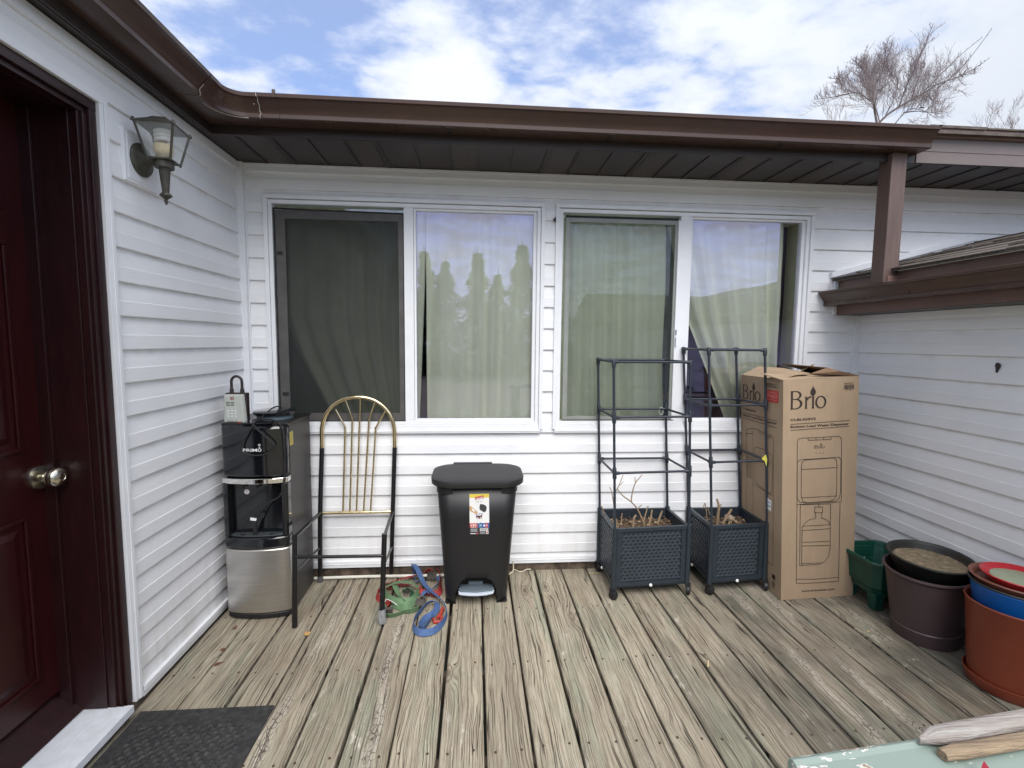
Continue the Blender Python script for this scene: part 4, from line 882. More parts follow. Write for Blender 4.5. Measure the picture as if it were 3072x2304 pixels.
for pts in ([(-.765, .970), (-.742, .925), (-.717, .872), (-.717, .83), (-.731, .393)], [(-.710, 1.018), (-.690, .96), (-.677, .915), (-.677, .88), (-.694, .392)], [(-.632, 1.037), (-.634, .95), (-.658, .391)], [(-.550, 1.012), (-.573, .95), (-.587, .905), (-.588, .87), (-.619, .391)], [(-.490, .968), (-.522, .915), (-.550, .862), (-.552, .83), (-.581, .390)]):
    P = [Vector((x, -.040-.020*max(0, (.8-z)/.41), z)) for x, z in pts]
    m_ = MB(); m_.tube(smooth(P, 6), .0052, 10, up=(0, 1, 0)); m_.build('spindle', BRASS, ch, smooth=60)

# ------------------------------------------------------------------ pedal bin
bn = thing('pedal_bin', 'black plastic pedal bin with a product sticker, standing against the siding below the windows', 'rubbish bin', (.01, -.2, 0))
def rrect(x0, x1, y0, y1, r, n=6, bulge=0):
    pts = []
    for (cx, cy, a0) in ((x1-r, y1-r, 0), (x0+r, y1-r, 90), (x0+r, y0+r, 180), (x1-r, y0+r, 270)):
        for i in range(n+1):
            t = R(a0+90*i/n); pts.append([cx+r*math.cos(t), cy+r*math.sin(t)])
    if bulge:
        for p in pts:
            q = (p[0]-(x0+x1)/2)/((x1-x0)/2)
            if p[1] < (y0+y1)/2: p[1] -= bulge*(1-q*q)
    return [tuple(p) for p in pts]
def loft(mb, rings, m=0, cap=True):
    n = len(rings[0]); vs = [p for r_ in rings for p in r_]
    fs = [(i*n+j, i*n+(j+1) % n, (i+1)*n+(j+1) % n, (i+1)*n+j) for i in range(len(rings)-1) for j in range(n)]
    if cap: fs += [tuple(range(n-1, -1, -1)), tuple(range((len(rings)-1)*n, len(rings)*n))]
    mb.add(vs, fs, m)
BX0, BX1 = -.186, .214
def binring(h, ins=0):
    t = h/.62; x0 = -.150+(-.192+.150)*t; x1 = .172+(.220-.172)*t; y0 = -.335-(.012)*t; y1 = -.075+.03*t
    return [(x, y, h) for x, y in rrect(x0+ins, x1-ins, y0+ins, y1-ins, .055, 6, .020)]
def bin_body():
    """front and sides with the pedal arch cut out of the foot"""
    mb = MB(); levels = [.0, .02, .04, .06, .08, .10, .115, .13, .142, .18, .3, .45, .62]
    rings = [binring(h) for h in levels]
    # resample each ring densely in x along the front
    def front(h):
        r0 = binring(h); n = len(r0); i0 = 2*7+6; i1 = 3*7
        return r0, i0, i1
    out = []
    for h in levels:
        r0, i0, i1 = front(h); A_, B_ = Vector(r0[i0]), Vector(r0[i1])
        seg = []
        K = 24
        for k in range(1, K):
            x = A_.x+(B_.x-A_.x)*k/K; t = h/.62; xm0 = -.150-.042*t; xm1 = .172+.048*t; q = (x-(xm0+xm1)/2)/((xm1-xm0)/2); yb_ = -.335-.012*t
            seg.append((x, yb_-.020*(1-q*q), h))
        out.append(r0[:i0+1]+seg+r0[i1:])
    n = len(out[0]); base = [len(mb.v)]; mb.v = [Vector(p) for r_ in out for p in r_]
    def arch(x):                       # arch outline height
        q = abs(x-.010)/.108
        return .142*(1-q**4)**.5 if q < 1 else 0
    f = []
    for i in range(len(levels)-1):
        for j in range(n):
            a, b, c, d_ = i*n+j, i*n+(j+1) % n, (i+1)*n+(j+1) % n, (i+1)*n+j
            mx_ = (mb.v[a].x+mb.v[b].x)/2; my = (mb.v[a].y+mb.v[b].y)/2; zm = (mb.v[a].z+mb.v[c].z)/2
            if my < -.30 and zm < arch(mx_): continue
            f.append([a, b, c, d_])
    mb.f = f; mb.m = [0]*len(f)
    return mb
bbm = bin_body(); ob = bbm.build('body', BLK, bn, smooth=40, solid=.004)
m_ = MB()                             # recess behind the pedal
for k in range(12):
    pass
arc_ = [(-.098+.0, .0)]+[(.010-.108*math.copysign(abs(math.cos(R(t)))**.5, math.cos(R(t))), .142*math.sin(R(t))**.5) for t in range(10, 180, 10)]+[(.118, .0)]
vs = [(x, -.345-.0*z, z) for x, z in arc_]+[(.010+(x-.010)*.92, -.235, z*.95) for x, z in arc_]; n_ = len(arc_)
m_.add(vs, [(i, i+1, n_+i+1, n_+i) for i in range(n_-1)]+[tuple(range(n_, 2*n_))]); m_.build('pedal_recess', mat('recess_black', (.010, .011, .014), .5), bn, smooth=50)
for x0, x1 in ((-.150, -.098), (.120, .172)):
    m_ = MB(); loft(m_, [[(x, y, z) for x, y in rrect(x0+i_, x1-i_, -.345+i_, -.09, .015, 3)] for z, i_ in ((.001, .004), (.004, .0))])
    m_.build('foot', BLK, bn)
m_ = MB(); pr = [(-.074, -.300), (-.082, -.345), (-.078, -.372), (-.03, -.385), (.012, -.388), (.06, -.384), (.098, -.370), (.104, -.345), (.096, -.300)]
m_.prism(pr, 'z', .060, .071); m_.build('pedal', mat('light_grey_pedal', (.50, .55, .62), .4), bn, bevel=.004)
m_ = MB(); pr = [(-.074, -.297), (-.081, -.345), (-.07, -.362), (.012, -.372), (.09, -.36), (.102, -.345), (.095, -.297)]; m_.prism(pr, 'z', .0712, .080); m_.box(-.03, -.31, .080, .045, -.29, .098); m_.build('pedal_top', mat('slate_pedal', (.11, .14, .165), .45), bn, bevel=.002)
m_ = MB(); rr = []
for z, e in ((.620, -.004), (.6205, .025), (.623, .027), (.648, .029), (.6525, .0275), (.6545, .024), (.6575, .0), (.659, -.05)):
    rr.append([(x, y, z) for x, y in rrect(-.198-e*.9, .231+e*.9, -.352-e*.75, -.035+e*.35, .11, 8, .016)])
loft(m_, rr); m_.build('lid', mat('matt_black_lid', (.019, .019, .019), .55, noise=.15, nscale=60, bump=.12, bscale=600), bn, smooth=35)
m_ = MB(); m_.box(-.12, -.040, .640, .10, -.020, .6635); m_.build('lid_hinge', BLK, bn, bevel=.004)
m_ = MB(); loft(m_, [[(x, y, z) for x, y in rrect(-.194, .222, -.350, -.05, .055, 6, .020)] for z in (.585, .613)]); m_.build('rim', BLK, bn, smooth=40)
def stk(x, z):
    t = z/.62; xm0 = -.150-.042*t; xm1 = .172+.048*t; q = (x-(xm0+xm1)/2)/((xm1-xm0)/2); return -.335-.012*t-.020*(1-q*q)-.0024
SX0, SX1, SZ0, SZ1 = -.026, .073, .375, .588
fs_ = lambda u, v: (SX0+(SX1-SX0)*u+.003*(1-v), stk(SX0+(SX1-SX0)*u, SZ0+(SZ1-SZ0)*v), SZ0+(SZ1-SZ0)*v)
def lay(k): return lambda u, v: tuple(Vector(fs_(u, v))+Vector((0, -.0003*k, 0)))
def rect(mb, u0, v0, u1, v1, fn, m):
    K = 6
    for i in range(K): a, b = u0+(u1-u0)*i/K, u0+(u1-u0)*(i+1)/K; mb.poly([fn(a, v0), fn(b, v0), fn(b, v1), fn(a, v1)], m)
m_ = MB()
cols = [WHT, YEL, RED, mat('blue_print', (.055, .10, .33), .6), mat('skin_print', (.56, .36, .20), .6), mat('charcoal_print', (.045, .045, .05), .6), mat('light_grey_print', (.50, .53, .57), .6), mat('dark_label', (.035, .03, .03), .6), mat('maroon_print', (.10, .012, .016), .6), mat('green_print', (.10, .30, .25), .6)]
rect(m_, 0, 0, 1, 1, lay(0), 0); rect(m_, 0, .905, 1, 1, lay(1), 1); rect(m_, 0, .0, 1, .170, lay(1), 7)
rect(m_, 0, .17, .40, .285, lay(1), 2); rect(m_, .40, .17, 1, .285, lay(1), 3)
L2 = lay(2); L3 = lay(3); L4 = lay(4)
m_.poly([L2(.29, .85), L2(.72, .885), L2(.72, .965), L2(.28, .925)], 2); text_on(m_, 'GLAD', lambda u, v: L3(u, v+(u-.5)*.09), .325, .868, .69, .918, 0, .03)
text_on(m_, 'Step Can', L2, .34, .795, .66, .820, 5, .01)
m_.poly([L2(.54, .755), L2(.68, .748), L2(.84, .71), L2(.88, .655), L2(.84, .575), L2(.74, .545), L2(.52, .615), L2(.50, .665)], 5)
m_.poly([L2(.0, .72), L2(.18, .665), L2(.34, .60), L2(.42, .55), L2(.38, .505), L2(.26, .525), L2(.0, .595)], 4); m_.poly([L3(.14, .655), L3(.30, .60), L3(.24, .565), L3(.12, .605)], 0)
m_.poly([L2(.34, .50), L2(.52, .545), L2(.68, .53), L2(.60, .455), L2(.46, .43)], 6); m_.poly([L3(.30, .53), L3(.36, .47), L3(.58, .46), L3(.68, .535), L3(.63, .45), L3(.61, .39), L3(.36, .39)], 8)
for q in (.41, .56): ringp(m_, q, .385, .022, .048, lambda u, v: L4(u, v), 12, 0)
text_on(m_, '13', L2, .05, .205, .24, .265, 0, .03); 
for k in range(3): rect(m_, .27, .21+.02*k, .34, .222+.02*k, L2, 0)
rect(m_, .06, .183, .34, .191, L2, 0)
ringp(m_, .555, .228, .055, .075, L2, 20, 9); m_.poly([L2(.50, .22), L2(.55, .245), L2(.61, .235), L2(.56, .215)], 0)
rect(m_, .70, .20, .78, .245, L2, 0); ringp(m_, .86, .225, 0, .07, L2, 18, 2); rect(m_, .82, .205, .90, .245, L3, 6)
rect(m_, .52, .095, .94, .16, L2, 0)
rb = random.Random(2); u = .55
while u < .91: w_ = rb.uniform(.006, .016); rect(m_, u, .108, u+w_, .153, L3, 7); u += w_+rb.uniform(.006, .014)
rect(m_, .83, .015, .95, .085, L2, 0); rect(m_, .85, .03, .93, .07, L3, 2)
for k in range(5): rect(m_, .04, .075+.017*k, .40-.03*(k % 2), .082+.017*k, L2, 6)
for k in range(4): rect(m_, .52, .02+.016*k, .78, .026+.016*k, L2, 6)
rect(m_, .03, .022, .33, .036, L2, 0); ringp(m_, .39, .03, 0, .03, L2, 10, 2)
m_.build('product_sticker', cols, bn)

# ------------------------------------------------------------------ planters with trellis frames
def planter(label, base, top, zr, zt, rings_, seed):
    """base/top: FL, FR, BR, BL corners of the box and of the frame top; rings_: heights of the trellis rings"""
    root = thing('trellis_planter', label, 'planter', ((base[0][0]+base[2][0])/2, (base[0][1]+base[2][1])/2, 0), 'wheeled planters with trellis frames')
    z0 = .062
    cor = [Vector((x, y, 0)) for x, y in base]
    def pt(i, z):
        if z <= zr: return cor[i]+Vector((0, 0, z))
        t = (z-zr)/(zt-zr); return cor[i].lerp(Vector((top[i][0], top[i][1], 0)), t)+Vector((0, 0, z))
    for i in range(4):
        j = (i+1) % 4; a, b = cor[i], cor[j]; d_ = (b-a); L_ = d_.length; u = d_/L_; nrm = Vector((u.y, -u.x, 0))
        mb = MB(); P = lambda s, z, o_: a+u*s+nrm*o_+Vector((0, 0, z))
        def blk(s0, s1, za, zb_, o0, o1):
            mb.hexa([P(s0, za, o0), P(s1, za, o0), P(s1, za, o1), P(s0, za, o1), P(s0, zb_, o0), P(s1, zb_, o0), P(s1, zb_, o1), P(s0, zb_, o1)])
        blk(.012, L_-.012, z0+.004, zr-.004, -.012, -.006)
        blk(.014, .040, z0+.01, zr-.012, -.0058, .000); blk(L_-.040, L_-.014, z0+.01, zr-.012, -.0058, .000)
        blk(.012, L_-.012, zr-.018, zr, -.014, .003); blk(.012, L_-.012, z0, z0+.020, -.014, .001)
        # woven Y pattern standing proud of the panel
        s = .050; row = 0; step = .0262; hh = .0300; inside = (i == 2)
        z = z0+.034
        while z < zr-.030:
            x = s+(.5*step if row % 2 else 0)
            while x < L_-s:
                o0, o1 = -.0058, .0000
                for ang in (90, 210, 330):
                    c, q = math.cos(R(ang)), math.sin(R(ang)); w_ = .0042; l_ = .0128
                    pts = [(x-q*w_, z+c*w_), (x+c*l_-q*w_*.6, z+q*l_+c*w_*.6), (x+c*l_+q*w_*.6, z+q*l_-c*w_*.6), (x+q*w_, z-c*w_)]
                    vs = [P(px, pz, o0) for px, pz in pts]+[P(pts[0][0], pts[0][1], o1-.001), P(pts[1][0], pts[1][1], o1), P(pts[2][0], pts[2][1], o1), P(pts[3][0], pts[3][1], o1-.001)]
                    mb.add(vs, [(4, 5, 6, 7), (0, 1, 5, 4), (1, 2, 6, 5), (2, 3, 7, 6), (3, 0, 4, 7)], 1)
                    if i >= 2 or True:
                        vs = [P(px, pz, -.0120) for px, pz in pts]+[P(px, pz, -.0150) for px, pz in pts]; mb.add(vs, [(7, 6, 5, 4), (0, 1, 5, 4), (1, 2, 6, 5), (2, 3, 7, 6)])
                x += step
            z += hh*.62; row += 1
        mb.build('side_panel', [PLNT, PLNT2], root)
        mb = MB(); c0 = cor[i]; mb.tube([c0+Vector((0, 0, z0-.012)), c0+Vector((0, 0, zr+.006))], .0135, 12); mb.build('corner_post', PLNT, root, smooth=40)
    mb = MB(); mb.prism([tuple((cor[i]+(cor[(i+2) % 4]-cor[i])*.02)[:2]) for i in range(4)], 'z', .050, .061); mb.build('bottom_tray', PLNT, root, bevel=.002)
    # soil
    mb = MB(); n = 22; vs = []
    for j in range(n+1):
        for i in range(n+1):
            p = (cor[0].lerp(cor[1], .03+.94*i/n)).lerp(cor[3].lerp(cor[2], .03+.94*i/n), .03+.94*j/n)
            vs.append((p.x, p.y, zr-.060+.012*mnoise.noise((i*.35+seed, j*.35, 0))+.010*mnoise.noise((i*1.7, j*1.7, seed))))
    mb.add(vs, [(j*(n+1)+i, j*(n+1)+i+1, (j+1)*(n+1)+i+1, (j+1)*(n+1)+i) for j in range(n) for i in range(n)])
    r_ = random.Random(seed*10)
    for k in range(260):           # bark chips and dry litter
        i, j = r_.random(), r_.random(); p = (cor[0].lerp(cor[1], .06+.88*i)).lerp(cor[3].lerp(cor[2], .06+.88*i), .06+.88*j)
        z = zr-.052+r_.uniform(-.004, .008); a = r_.uniform(0, 6.28); l_ = r_.uniform(.004, .013); w_ = l_*r_.uniform(.3, .7); ti = r_.uniform(-.6, .6)
        dx, dy = math.cos(a), math.sin(a)
        mb.add([(p.x-dx*l_, p.y-dy*l_, z-ti*l_), (p.x+dy*w_, p.y-dx*w_, z), (p.x+dx*l_, p.y+dy*l_, z+ti*l_), (p.x-dy*w_, p.y+dx*w_, z+.003)], [(0, 1, 2, 3)], 1 if k % 3 else 2)
    mb.build('potting_soil', [mat('potting_soil', (.085, .055, .035), .95, noise=.5, nscale=60, bump=.8, bscale=120), mat('bark_chip', (.20, .125, .075), .9, noise=.4, nscale=30), mat('dry_litter', (.36, .27, .16), .9, noise=.3, nscale=30)], root)
    # trellis: uprights, rings, connectors
    for i in range(4):
        mb = MB(); mb.tube([pt(i, zr-.02), pt(i, zt)], .0068, 10); mb.build('upright', TUBEM, root, smooth=40)
        for zc_ in rings_+[zt]:
            last = zc_ == zt
            mb = MB(); mb.tube([pt(i, zc_-.030), pt(i, zc_-.026), pt(i, zc_+(.009 if last else .026)), pt(i, zc_+(.012 if last else .030))], [.0092, .0105, .0105, .0085], 10)
            for s_ in (1, -1):
                q = pt((i+s_) % 4, zc_); d_ = (q-pt(i, zc_)).normalized(); mb.tube([pt(i, zc_), pt(i, zc_)+d_*.024, pt(i, zc_)+d_*.028], [.0095, .0090, .0075], 10)
            mb.build('connector', TUBEM, root, smooth=40)
            mb = MB(); mb.tube([pt(i, zc_), pt((i+1) % 4, zc_)], .0062, 10); mb.build('crossbar', TUBEM, root, smooth=40)
        # caster
        ctr = Vector((sum(c.x for c in cor)/4, sum(c.y for c in cor)/4, 0)); c0 = cor[i]+(ctr-cor[i]).normalized()*-.004; a = r_.uniform(-.9, .9)
        mb = MB(); mb.T = Matrix.Translation((c0.x, c0.y-.012, .0245)) @ Matrix.Rotation(a, 4, 'Z') @ Matrix.Rotation(R(90), 4, 'Y')
        mb.lathe([(.0, -.011), (.018, -.011), (.0235, -.008), (.0245, 0), (.0235, .008), (.018, .011), (.0, .011)], n=20); cs = mb.build('caster', BLK, root, smooth=40)
        mb = MB(); mb.T = Matrix.Translation((c0.x, c0.y-.006, 0)) @ Matrix.Rotation(a, 4, 'Z'); mb.box(-.013, -.012, .030, -.0112, .016, .052); mb.box(.0112, -.012, .030, .013, .016, .052); mb.box(-.013, -.012, .047, .013, .018, .056); mb.build('caster_fork', BLK, cs, bevel=.002)
    for (fx, i) in ((.5, 0), (.28, 3)):
        p = cor[i].lerp(cor[(i+1) % 4], fx); u = (cor[(i+1) % 4]-cor[i]).normalized(); nrm = Vector((u.y, -u.x, 0))
        mb = MB(); mb.T = Matrix.Translation(p+nrm*.002+Vector((0, 0, .060))) @ nrm.to_track_quat('Z', 'Y').to_matrix().to_4x4(); mb.lathe([(.0, .006), (.006, .006), (.0085, .003), (.0088, 0)], n=14); mb.build('drain_plug', WHT, root, smooth=40)
    return root, pt
pl1, pt1 = planter('wider slate-blue wheeled planter with a shorter grey trellis, beside the bin', [(.735, -.338), (1.150, -.310), (1.146, -.030), (.736, -.030)], [(.700, -.345), (1.113, -.320), (1.096, -.030), (.702, -.030)], .378, 1.255, [.678, .970], 3)
pl2, pt2 = planter('narrower slate-blue wheeled planter with the taller trellis, beside the cardboard box', [(1.272, -.318), (1.600, -.292), (1.598, -.030), (1.276, -.030)], [(1.209, -.320), (1.531, -.292), (1.520, -.030), (1.203, -.030)], .375, 1.320, [.725, 1.028], 5)
STEM = mat('dry_stem', (.33, .24, .15), .85, noise=.35, nscale=60, bump=.3, bscale=200)
def stems(label, lst, seed, group='dead stems in the planters'):
    mb = MB()
    for pts, r0, r1 in lst:
        P = smooth([Vector(p) for p in pts], 4); k = len(P); mb.tube(P, [r0+(r1-r0)*i/(k-1) for i in range(k)], 6)
    return tag(mb.build('dead_plant', STEM, smooth=50), label, 'dead plant', group)
zsoil = .325
stems('bare branching dead plant, tallest, standing in the wider planter', [
    ([(.955, -.17, zsoil), (.935, -.18, .372), (.905, -.19, .43), (.865, -.2, .475), (.815, -.2, .512), (.785, -.2, .548)], .0055, .0028),
    ([(.865, -.2, .472), (.868, -.2, .52), (.884, -.2, .580), (.922, -.2, .628)], .0038, .0022), ([(.884, -.2, .578), (.882, -.2, .618)], .0025, .0018),
    ([(.770, -.2, .525), (.795, -.2, .575), (.814, -.2, .628)], .0030, .0018), ([(.74, -.2, .560), (.752, -.2, .535), (.765, -.2, .47), (.772, -.2, .40), (.79, -.2, zsoil)], .0022, .0035),
    ([(.795, -.2, .570), (.818, -.2, .590)], .002, .0014), ([(.905, -.19, .43), (.928, -.19, .455)], .003, .002)], 1)
stems('cut stubby stems at the right of the wider planter', [
    ([(.985, -.16, zsoil), (.995, -.16, .37), (1.0, -.16, .412)], .006, .0045), ([(1.04, -.15, zsoil), (1.052, -.15, .37), (1.064, -.15, .402)], .006, .0045), ([(.96, -.14, zsoil), (.972, -.14, .385), (.985, -.14, .43)], .004, .003),
    ([(.88, -.2, zsoil), (.882, -.2, .38), (.895, -.2, .40)], .005, .004), ([(.915, -.15, .33), (.87, -.15, .345)], .003, .003)], 2)
stems('cut stubby stems at the left edge of the wider planter', [
    ([(.80, -.18, zsoil), (.785, -.19, .37), (.768, -.2, .41)], .006, .0045), ([(.76, -.1, zsoil), (.73, -.12, .40), (.718, -.13, .43)], .004, .003), ([(.83, -.14, zsoil), (.835, -.14, .39)], .004, .003)], 3)
stems('two dead stumps with one pale split stub in the narrower planter', [
    ([(1.375, -.18, zsoil), (1.372, -.19, .38), (1.370, -.2, .44), (1.356, -.2, .484)], .0085, .006), ([(1.369, -.2, .43), (1.384, -.2, .455)], .004, .003),
    ([(1.42, -.16, zsoil), (1.435, -.17, .365), (1.456, -.18, .415)], .009, .006), ([(1.37, -.15, .34), (1.335, -.17, .385), (1.318, -.18, .42)], .004, .003), ([(1.30, -.16, .42), (1.315, -.15, .44), (1.335, -.15, zsoil)], .003, .003)], 4)
mb = MB(); mb.T = Matrix.Translation((1.475, -.13, .345)) @ Matrix.Rotation(.4, 4, 'Y'); mb.lathe([(0, -.022), (.022, -.016), (.034, 0), (.024, .016), (0, .022)], n=8, sy=.8)
tag(mb.build('stone', mat('pale_brown_stone', (.33, .26, .19), .9, noise=.3, nscale=20, bump=.4)), 'pale brown stone lying on the soil of the narrower planter', 'stone')
mb = MB(); mb.tube([pt1(2, .97)+Vector((-.03+.012*math.cos(R(t)), -.004, -.012+.022*math.sin(R(t)))) for t in range(0, 361, 20)], .0013, 6, cap=False)
mb.build('white_twist_tie', WHT, pl1)
mb = MB(); mb.poly([pt2(1, .725)+Vector(v) for v in ((-.035, -.010, .014), (-.014, -.012, .036), (-.004, -.012, .010), (-.006, -.012, -.030), (-.016, -.011, -.002))]); mb.build('yellow_tape', mat('yellow_tape', (.72, .66, .12), .5), pl2, solid=.001)

# ------------------------------------------------------------------ cardboard box
cbx = thing('cardboard_box', 'tall kraft cardboard box printed with a water dispenser, flaps ajar, in the right corner', 'cardboard box', (1.83, -.2, 0))
FB = [Vector((1.622, -.412, 0)), Vector((2.047, -.388, 0)), Vector((2.047, -.035, 0)), Vector((1.622, -.035, 0))]
FT = [Vector((1.562, -.412, 1.171)), Vector((1.990, -.388, 1.192)), Vector((1.985, -.030, 1.190)), Vector((1.560, -.030, 1.172))]
mb = MB(); nn = 14
for i in range(4):
    a, b, c, d_ = FB[i], FB[(i+1) % 4], FT[(i+1) % 4], FT[i]; u = (b-a).normalized(); nrm = Vector((u.y, -u.x, 0)); vs = []
    for j in range(nn+1):
        for k in range(nn+1):
            s, t = k/nn, j/nn; p = a.lerp(b, s).lerp(d_.lerp(c, s), t); bu = .004*math.sin(math.pi*s)*math.sin(math.pi*t)+.0022*mnoise.noise((s*3+i*5, t*7, 1))*math.sin(math.pi*s)
            vs.append(p+nrm*bu)
    mb.add(vs, [(j*(nn+1)+k, j*(nn+1)+k+1, (j+1)*(nn+1)+k+1, (j+1)*(nn+1)+k) for j in range(nn) for k in range(nn)])
mb.poly(FB[::-1]); mb.build('carton', CARD, cbx, smooth=25)
def face(i, k=1.0):
    a, b, c, d_ = FB[i], FB[(i+1) % 4], FT[(i+1) % 4], FT[i]; u_ = (b-a).normalized(); nrm = Vector((u_.y, -u_.x, 0))
    def fn(u, v):
        p = a.lerp(b, u).lerp(d_.lerp(c, u), v); bu = .004*math.sin(math.pi*u)*math.sin(math.pi*v)+.0022*mnoise.noise((u*3+i*5, v*7, 1))*math.sin(math.pi*u)
        return p+nrm*(bu+.0016+.0004*k)
    return fn
F0 = face(0); F3 = face(3)
FRONT = {'body':[(0.1871,0.7047),(0.1861,0.7262),(0.2029,0.7387),(0.2459,0.7413),(0.3321,0.7407),(0.6877,0.7397),(0.7416,0.7399),(0.7745,0.7306),(0.7801,0.7126),(0.7947,0.4443)],
'slots':[(0.3279,0.7394),(0.3283,0.7301),(0.6346,0.7281),(0.634,0.7374)],'s1':[(0.4292,0.7385),(0.4297,0.7292)],'s2':[(0.5305,0.7383),(0.5311,0.729)],
'panel':[(0.1901,0.6328),(0.2178,0.643),(0.2719,0.6453),(0.7048,0.6462),(0.7589,0.6449),(0.7773,0.6301),(0.7807,0.4886),(0.7609,0.4598),(0.718,0.4483),(0.3028,0.4483),(0.226,0.4537),(0.197,0.469),(0.1901,0.6328)],
'inner':[(0.2454,0.6062),(0.2508,0.6314),(0.2936,0.6427),(0.6724,0.6448),(0.712,0.6352),(0.7226,0.6061),(0.7227,0.4753),(0.6955,0.4576),(0.6415,0.4493),(0.3246,0.4492),(0.2696,0.4564),(0.2468,0.4789),(0.2454,0.6062)],
'in2':[(0.2457,0.6012),(0.7187,0.6004)],'in3':[(0.2558,0.4728),(0.723,0.4716)],
'left':[(0.1871,0.7047),(0.1937,0.4434),(0.2023,0.077),(0.3093,0.0731),(0.7097,0.073),(0.7875,0.0742),(0.7775,0.441)],'mid':[(0.1937,0.4434),(0.7839,0.4431)],
'door':[(0.2375,0.441),(0.2432,0.1594),(0.5268,0.1604),(0.5816,0.1705),(0.6354,0.1956),(0.6552,0.2326),(0.6466,0.4367),(0.2375,0.441)],
'neck':[(0.4307,0.427),(0.4321,0.4012),(0.5395,0.3987),(0.538,0.4245),(0.4307,0.427)],'neck2':[(0.4431,0.3994),(0.4488,0.375)],'neck3':[(0.5286,0.399),(0.5323,0.373)],'spout':[(0.4849,0.4368),(0.4855,0.4257)],
'bottle':[(0.4488,0.375),(0.3614,0.3696),(0.3071,0.356),(0.275,0.3382),(0.2647,0.3236),(0.2697,0.1626)],'bottle2':[(0.5323,0.373),(0.5808,0.3682),(0.6254,0.3561),(0.6483,0.3408)],
'b1':[(0.2682,0.3421),(0.6483,0.3408)],'b2':[(0.2647,0.3221),(0.6495,0.3222)],'b3':[(0.2672,0.2677),(0.6531,0.2648)],'b4':[(0.268,0.2505),(0.6499,0.2455)],'b5':[(0.2695,0.1679),(0.5265,0.1665)],
'base':[(0.2015,0.096),(0.4419,0.0905),(0.7907,0.0916)],'l1':[(0.0969,0.8045),(0.8828,0.8077)],'l2':[(0.0979,0.7782),(0.8784,0.7816)]}
LEFT = {'sidebody':[(0.146,0.7323),(0.1489,0.10)],'t':[(0.146,0.7323),(0.3293,0.7489),(0.4847,0.7481),(0.5065,0.7456)],'t2':[(0.1462,0.7129),(0.3298,0.7216)],'v':[(0.3294,0.7467),(0.3435,0.09)],
't3':[(0.5065,0.7456),(0.7786,0.7398),(0.8133,0.7274),(0.8268,0.1407)],'m':[(0.3415,0.4743),(0.8137,0.4659)],'pan':[(0.3611,0.6496),(0.4057,0.6625),(0.6239,0.6636),(0.782,0.6523),(0.8004,0.6242),(0.7884,0.4898),(0.7543,0.4681),(0.4467,0.4832),(0.3902,0.5017),(0.3611,0.6496)],
'b':[(0.15,0.10),(0.35,0.085),(0.7131,0.1343),(0.827,0.1368)],'slot':[(0.4847,0.7459),(0.485,0.7369),(0.7445,0.7289),(0.7441,0.7391)],'s':[(0.643,0.6202),(0.7662,0.6128)],'l1':[(0.0595,0.8127),(0.8873,0.8131)],'l2':[(0.0595,0.7879),(0.8887,0.7824)]}
LW = .0105
mb = MB()
for k_, p in FRONT.items(): stroke(mb, p, F0, LW*.55, LW*.55*.36)
stroke(mb, [(.2675, .3236), (.2675, .1626)], F0, LW*.5, LW*.2)
mb.build('printed_drawing', INK, cbx)
mb = MB()
for k_, p in LEFT.items(): stroke(mb, p, F3, LW*.55, LW*.55*.36)
for k in range(13):
    for u in (.17, .25): stroke(mb, [(u, .60-.0085*k), (u+.045, .602-.0085*k)], F3, .006, .0030)
mb.build('printed_drawing', INK, cbx)
def drop(mb, fn, cx, cz, w, h):
    pts = [(cx, cz+h)]+[(cx+w*math.sin(R(t))*(.55+.45*min(1, (t/90.0))), cz+h*.35-h*.35*math.cos(R(180-t))*-1*0-h*.35*math.cos(R(t-0))*-1) for t in ()]
    out_ = [(0, 1), (.35, .62), (.75, .30), (.98, .02), (.95, -.30), (.70, -.58), (.35, -.74), (0, -.80), (-.35, -.74), (-.70, -.58), (-.95, -.30), (-.98, .02), (-.75, .30), (-.35, .62)]
    mb.poly([fn(cx+w*x, cz+h*y) for x, y in out_])
def logo(mb, fn, u0, u1, z0, z1, ud):
    """the word in flared letters: B r dotless-i o, with a drop over the i"""
    W = u1-u0; H = z1-z0
    def P(x, y): return fn(u0+x*W, z0+y*H)
    def bar(x0, x1, y0, y1, fl=.012):   # stem with slightly flared ends
        mb.poly([P(x0-fl, y0), P(x1+fl, y0), P(x1, y0+.12*(y1-y0)), P(x1, y1-.12*(y1-y0)), P(x1+fl, y1), P(x0-fl, y1), P(x0, y1-.12*(y1-y0)), P(x0, y0+.12*(y1-y0))])
    def bowl(cx, cy, rx, ry, tx, ty, a0, a1, n=18):
        for i in range(n):
            a, b = R(a0+(a1-a0)*i/n), R(a0+(a1-a0)*(i+1)/n)
            mb.poly([P(cx+rx*math.cos(a), cy+ry*math.sin(a)), P(cx+rx*math.cos(b), cy+ry*math.sin(b)), P(cx+(rx-tx)*math.cos(b), cy+(ry-ty)*math.sin(b)), P(cx+(rx-tx)*math.cos(a), cy+(ry-ty)*math.sin(a))])
    bar(.0, .052, 0, 1); bowl(.13, .765, .165, .235, .058, .045, -90, 90); bowl(.13, .285, .195, .285, .064, .050, -90, 90)
    for y in (.955, .525, .0): mb.poly([P(.05, y), P(.14, y), P(.14, y+.045), P(.05, y+.045)])
    bar(.405, .450, 0, .66); bowl(.545, .40, .115, .27, .045, .075, 75, 160, 8)
    bar(.600, .648, 0, .66); bowl(.845, .325, .160, .345, .052, .055, 0, 360, 32)
mb = MB(); logo(mb, F0, .098, .560, .8700, .9500, 0); drop(mb, F0, .3855, .944, .036, .024)
ringp(mb, .5732, .9205, .004, .007, lambda u, v: F0(u, .9205+(v-.9205)*.36), 10)
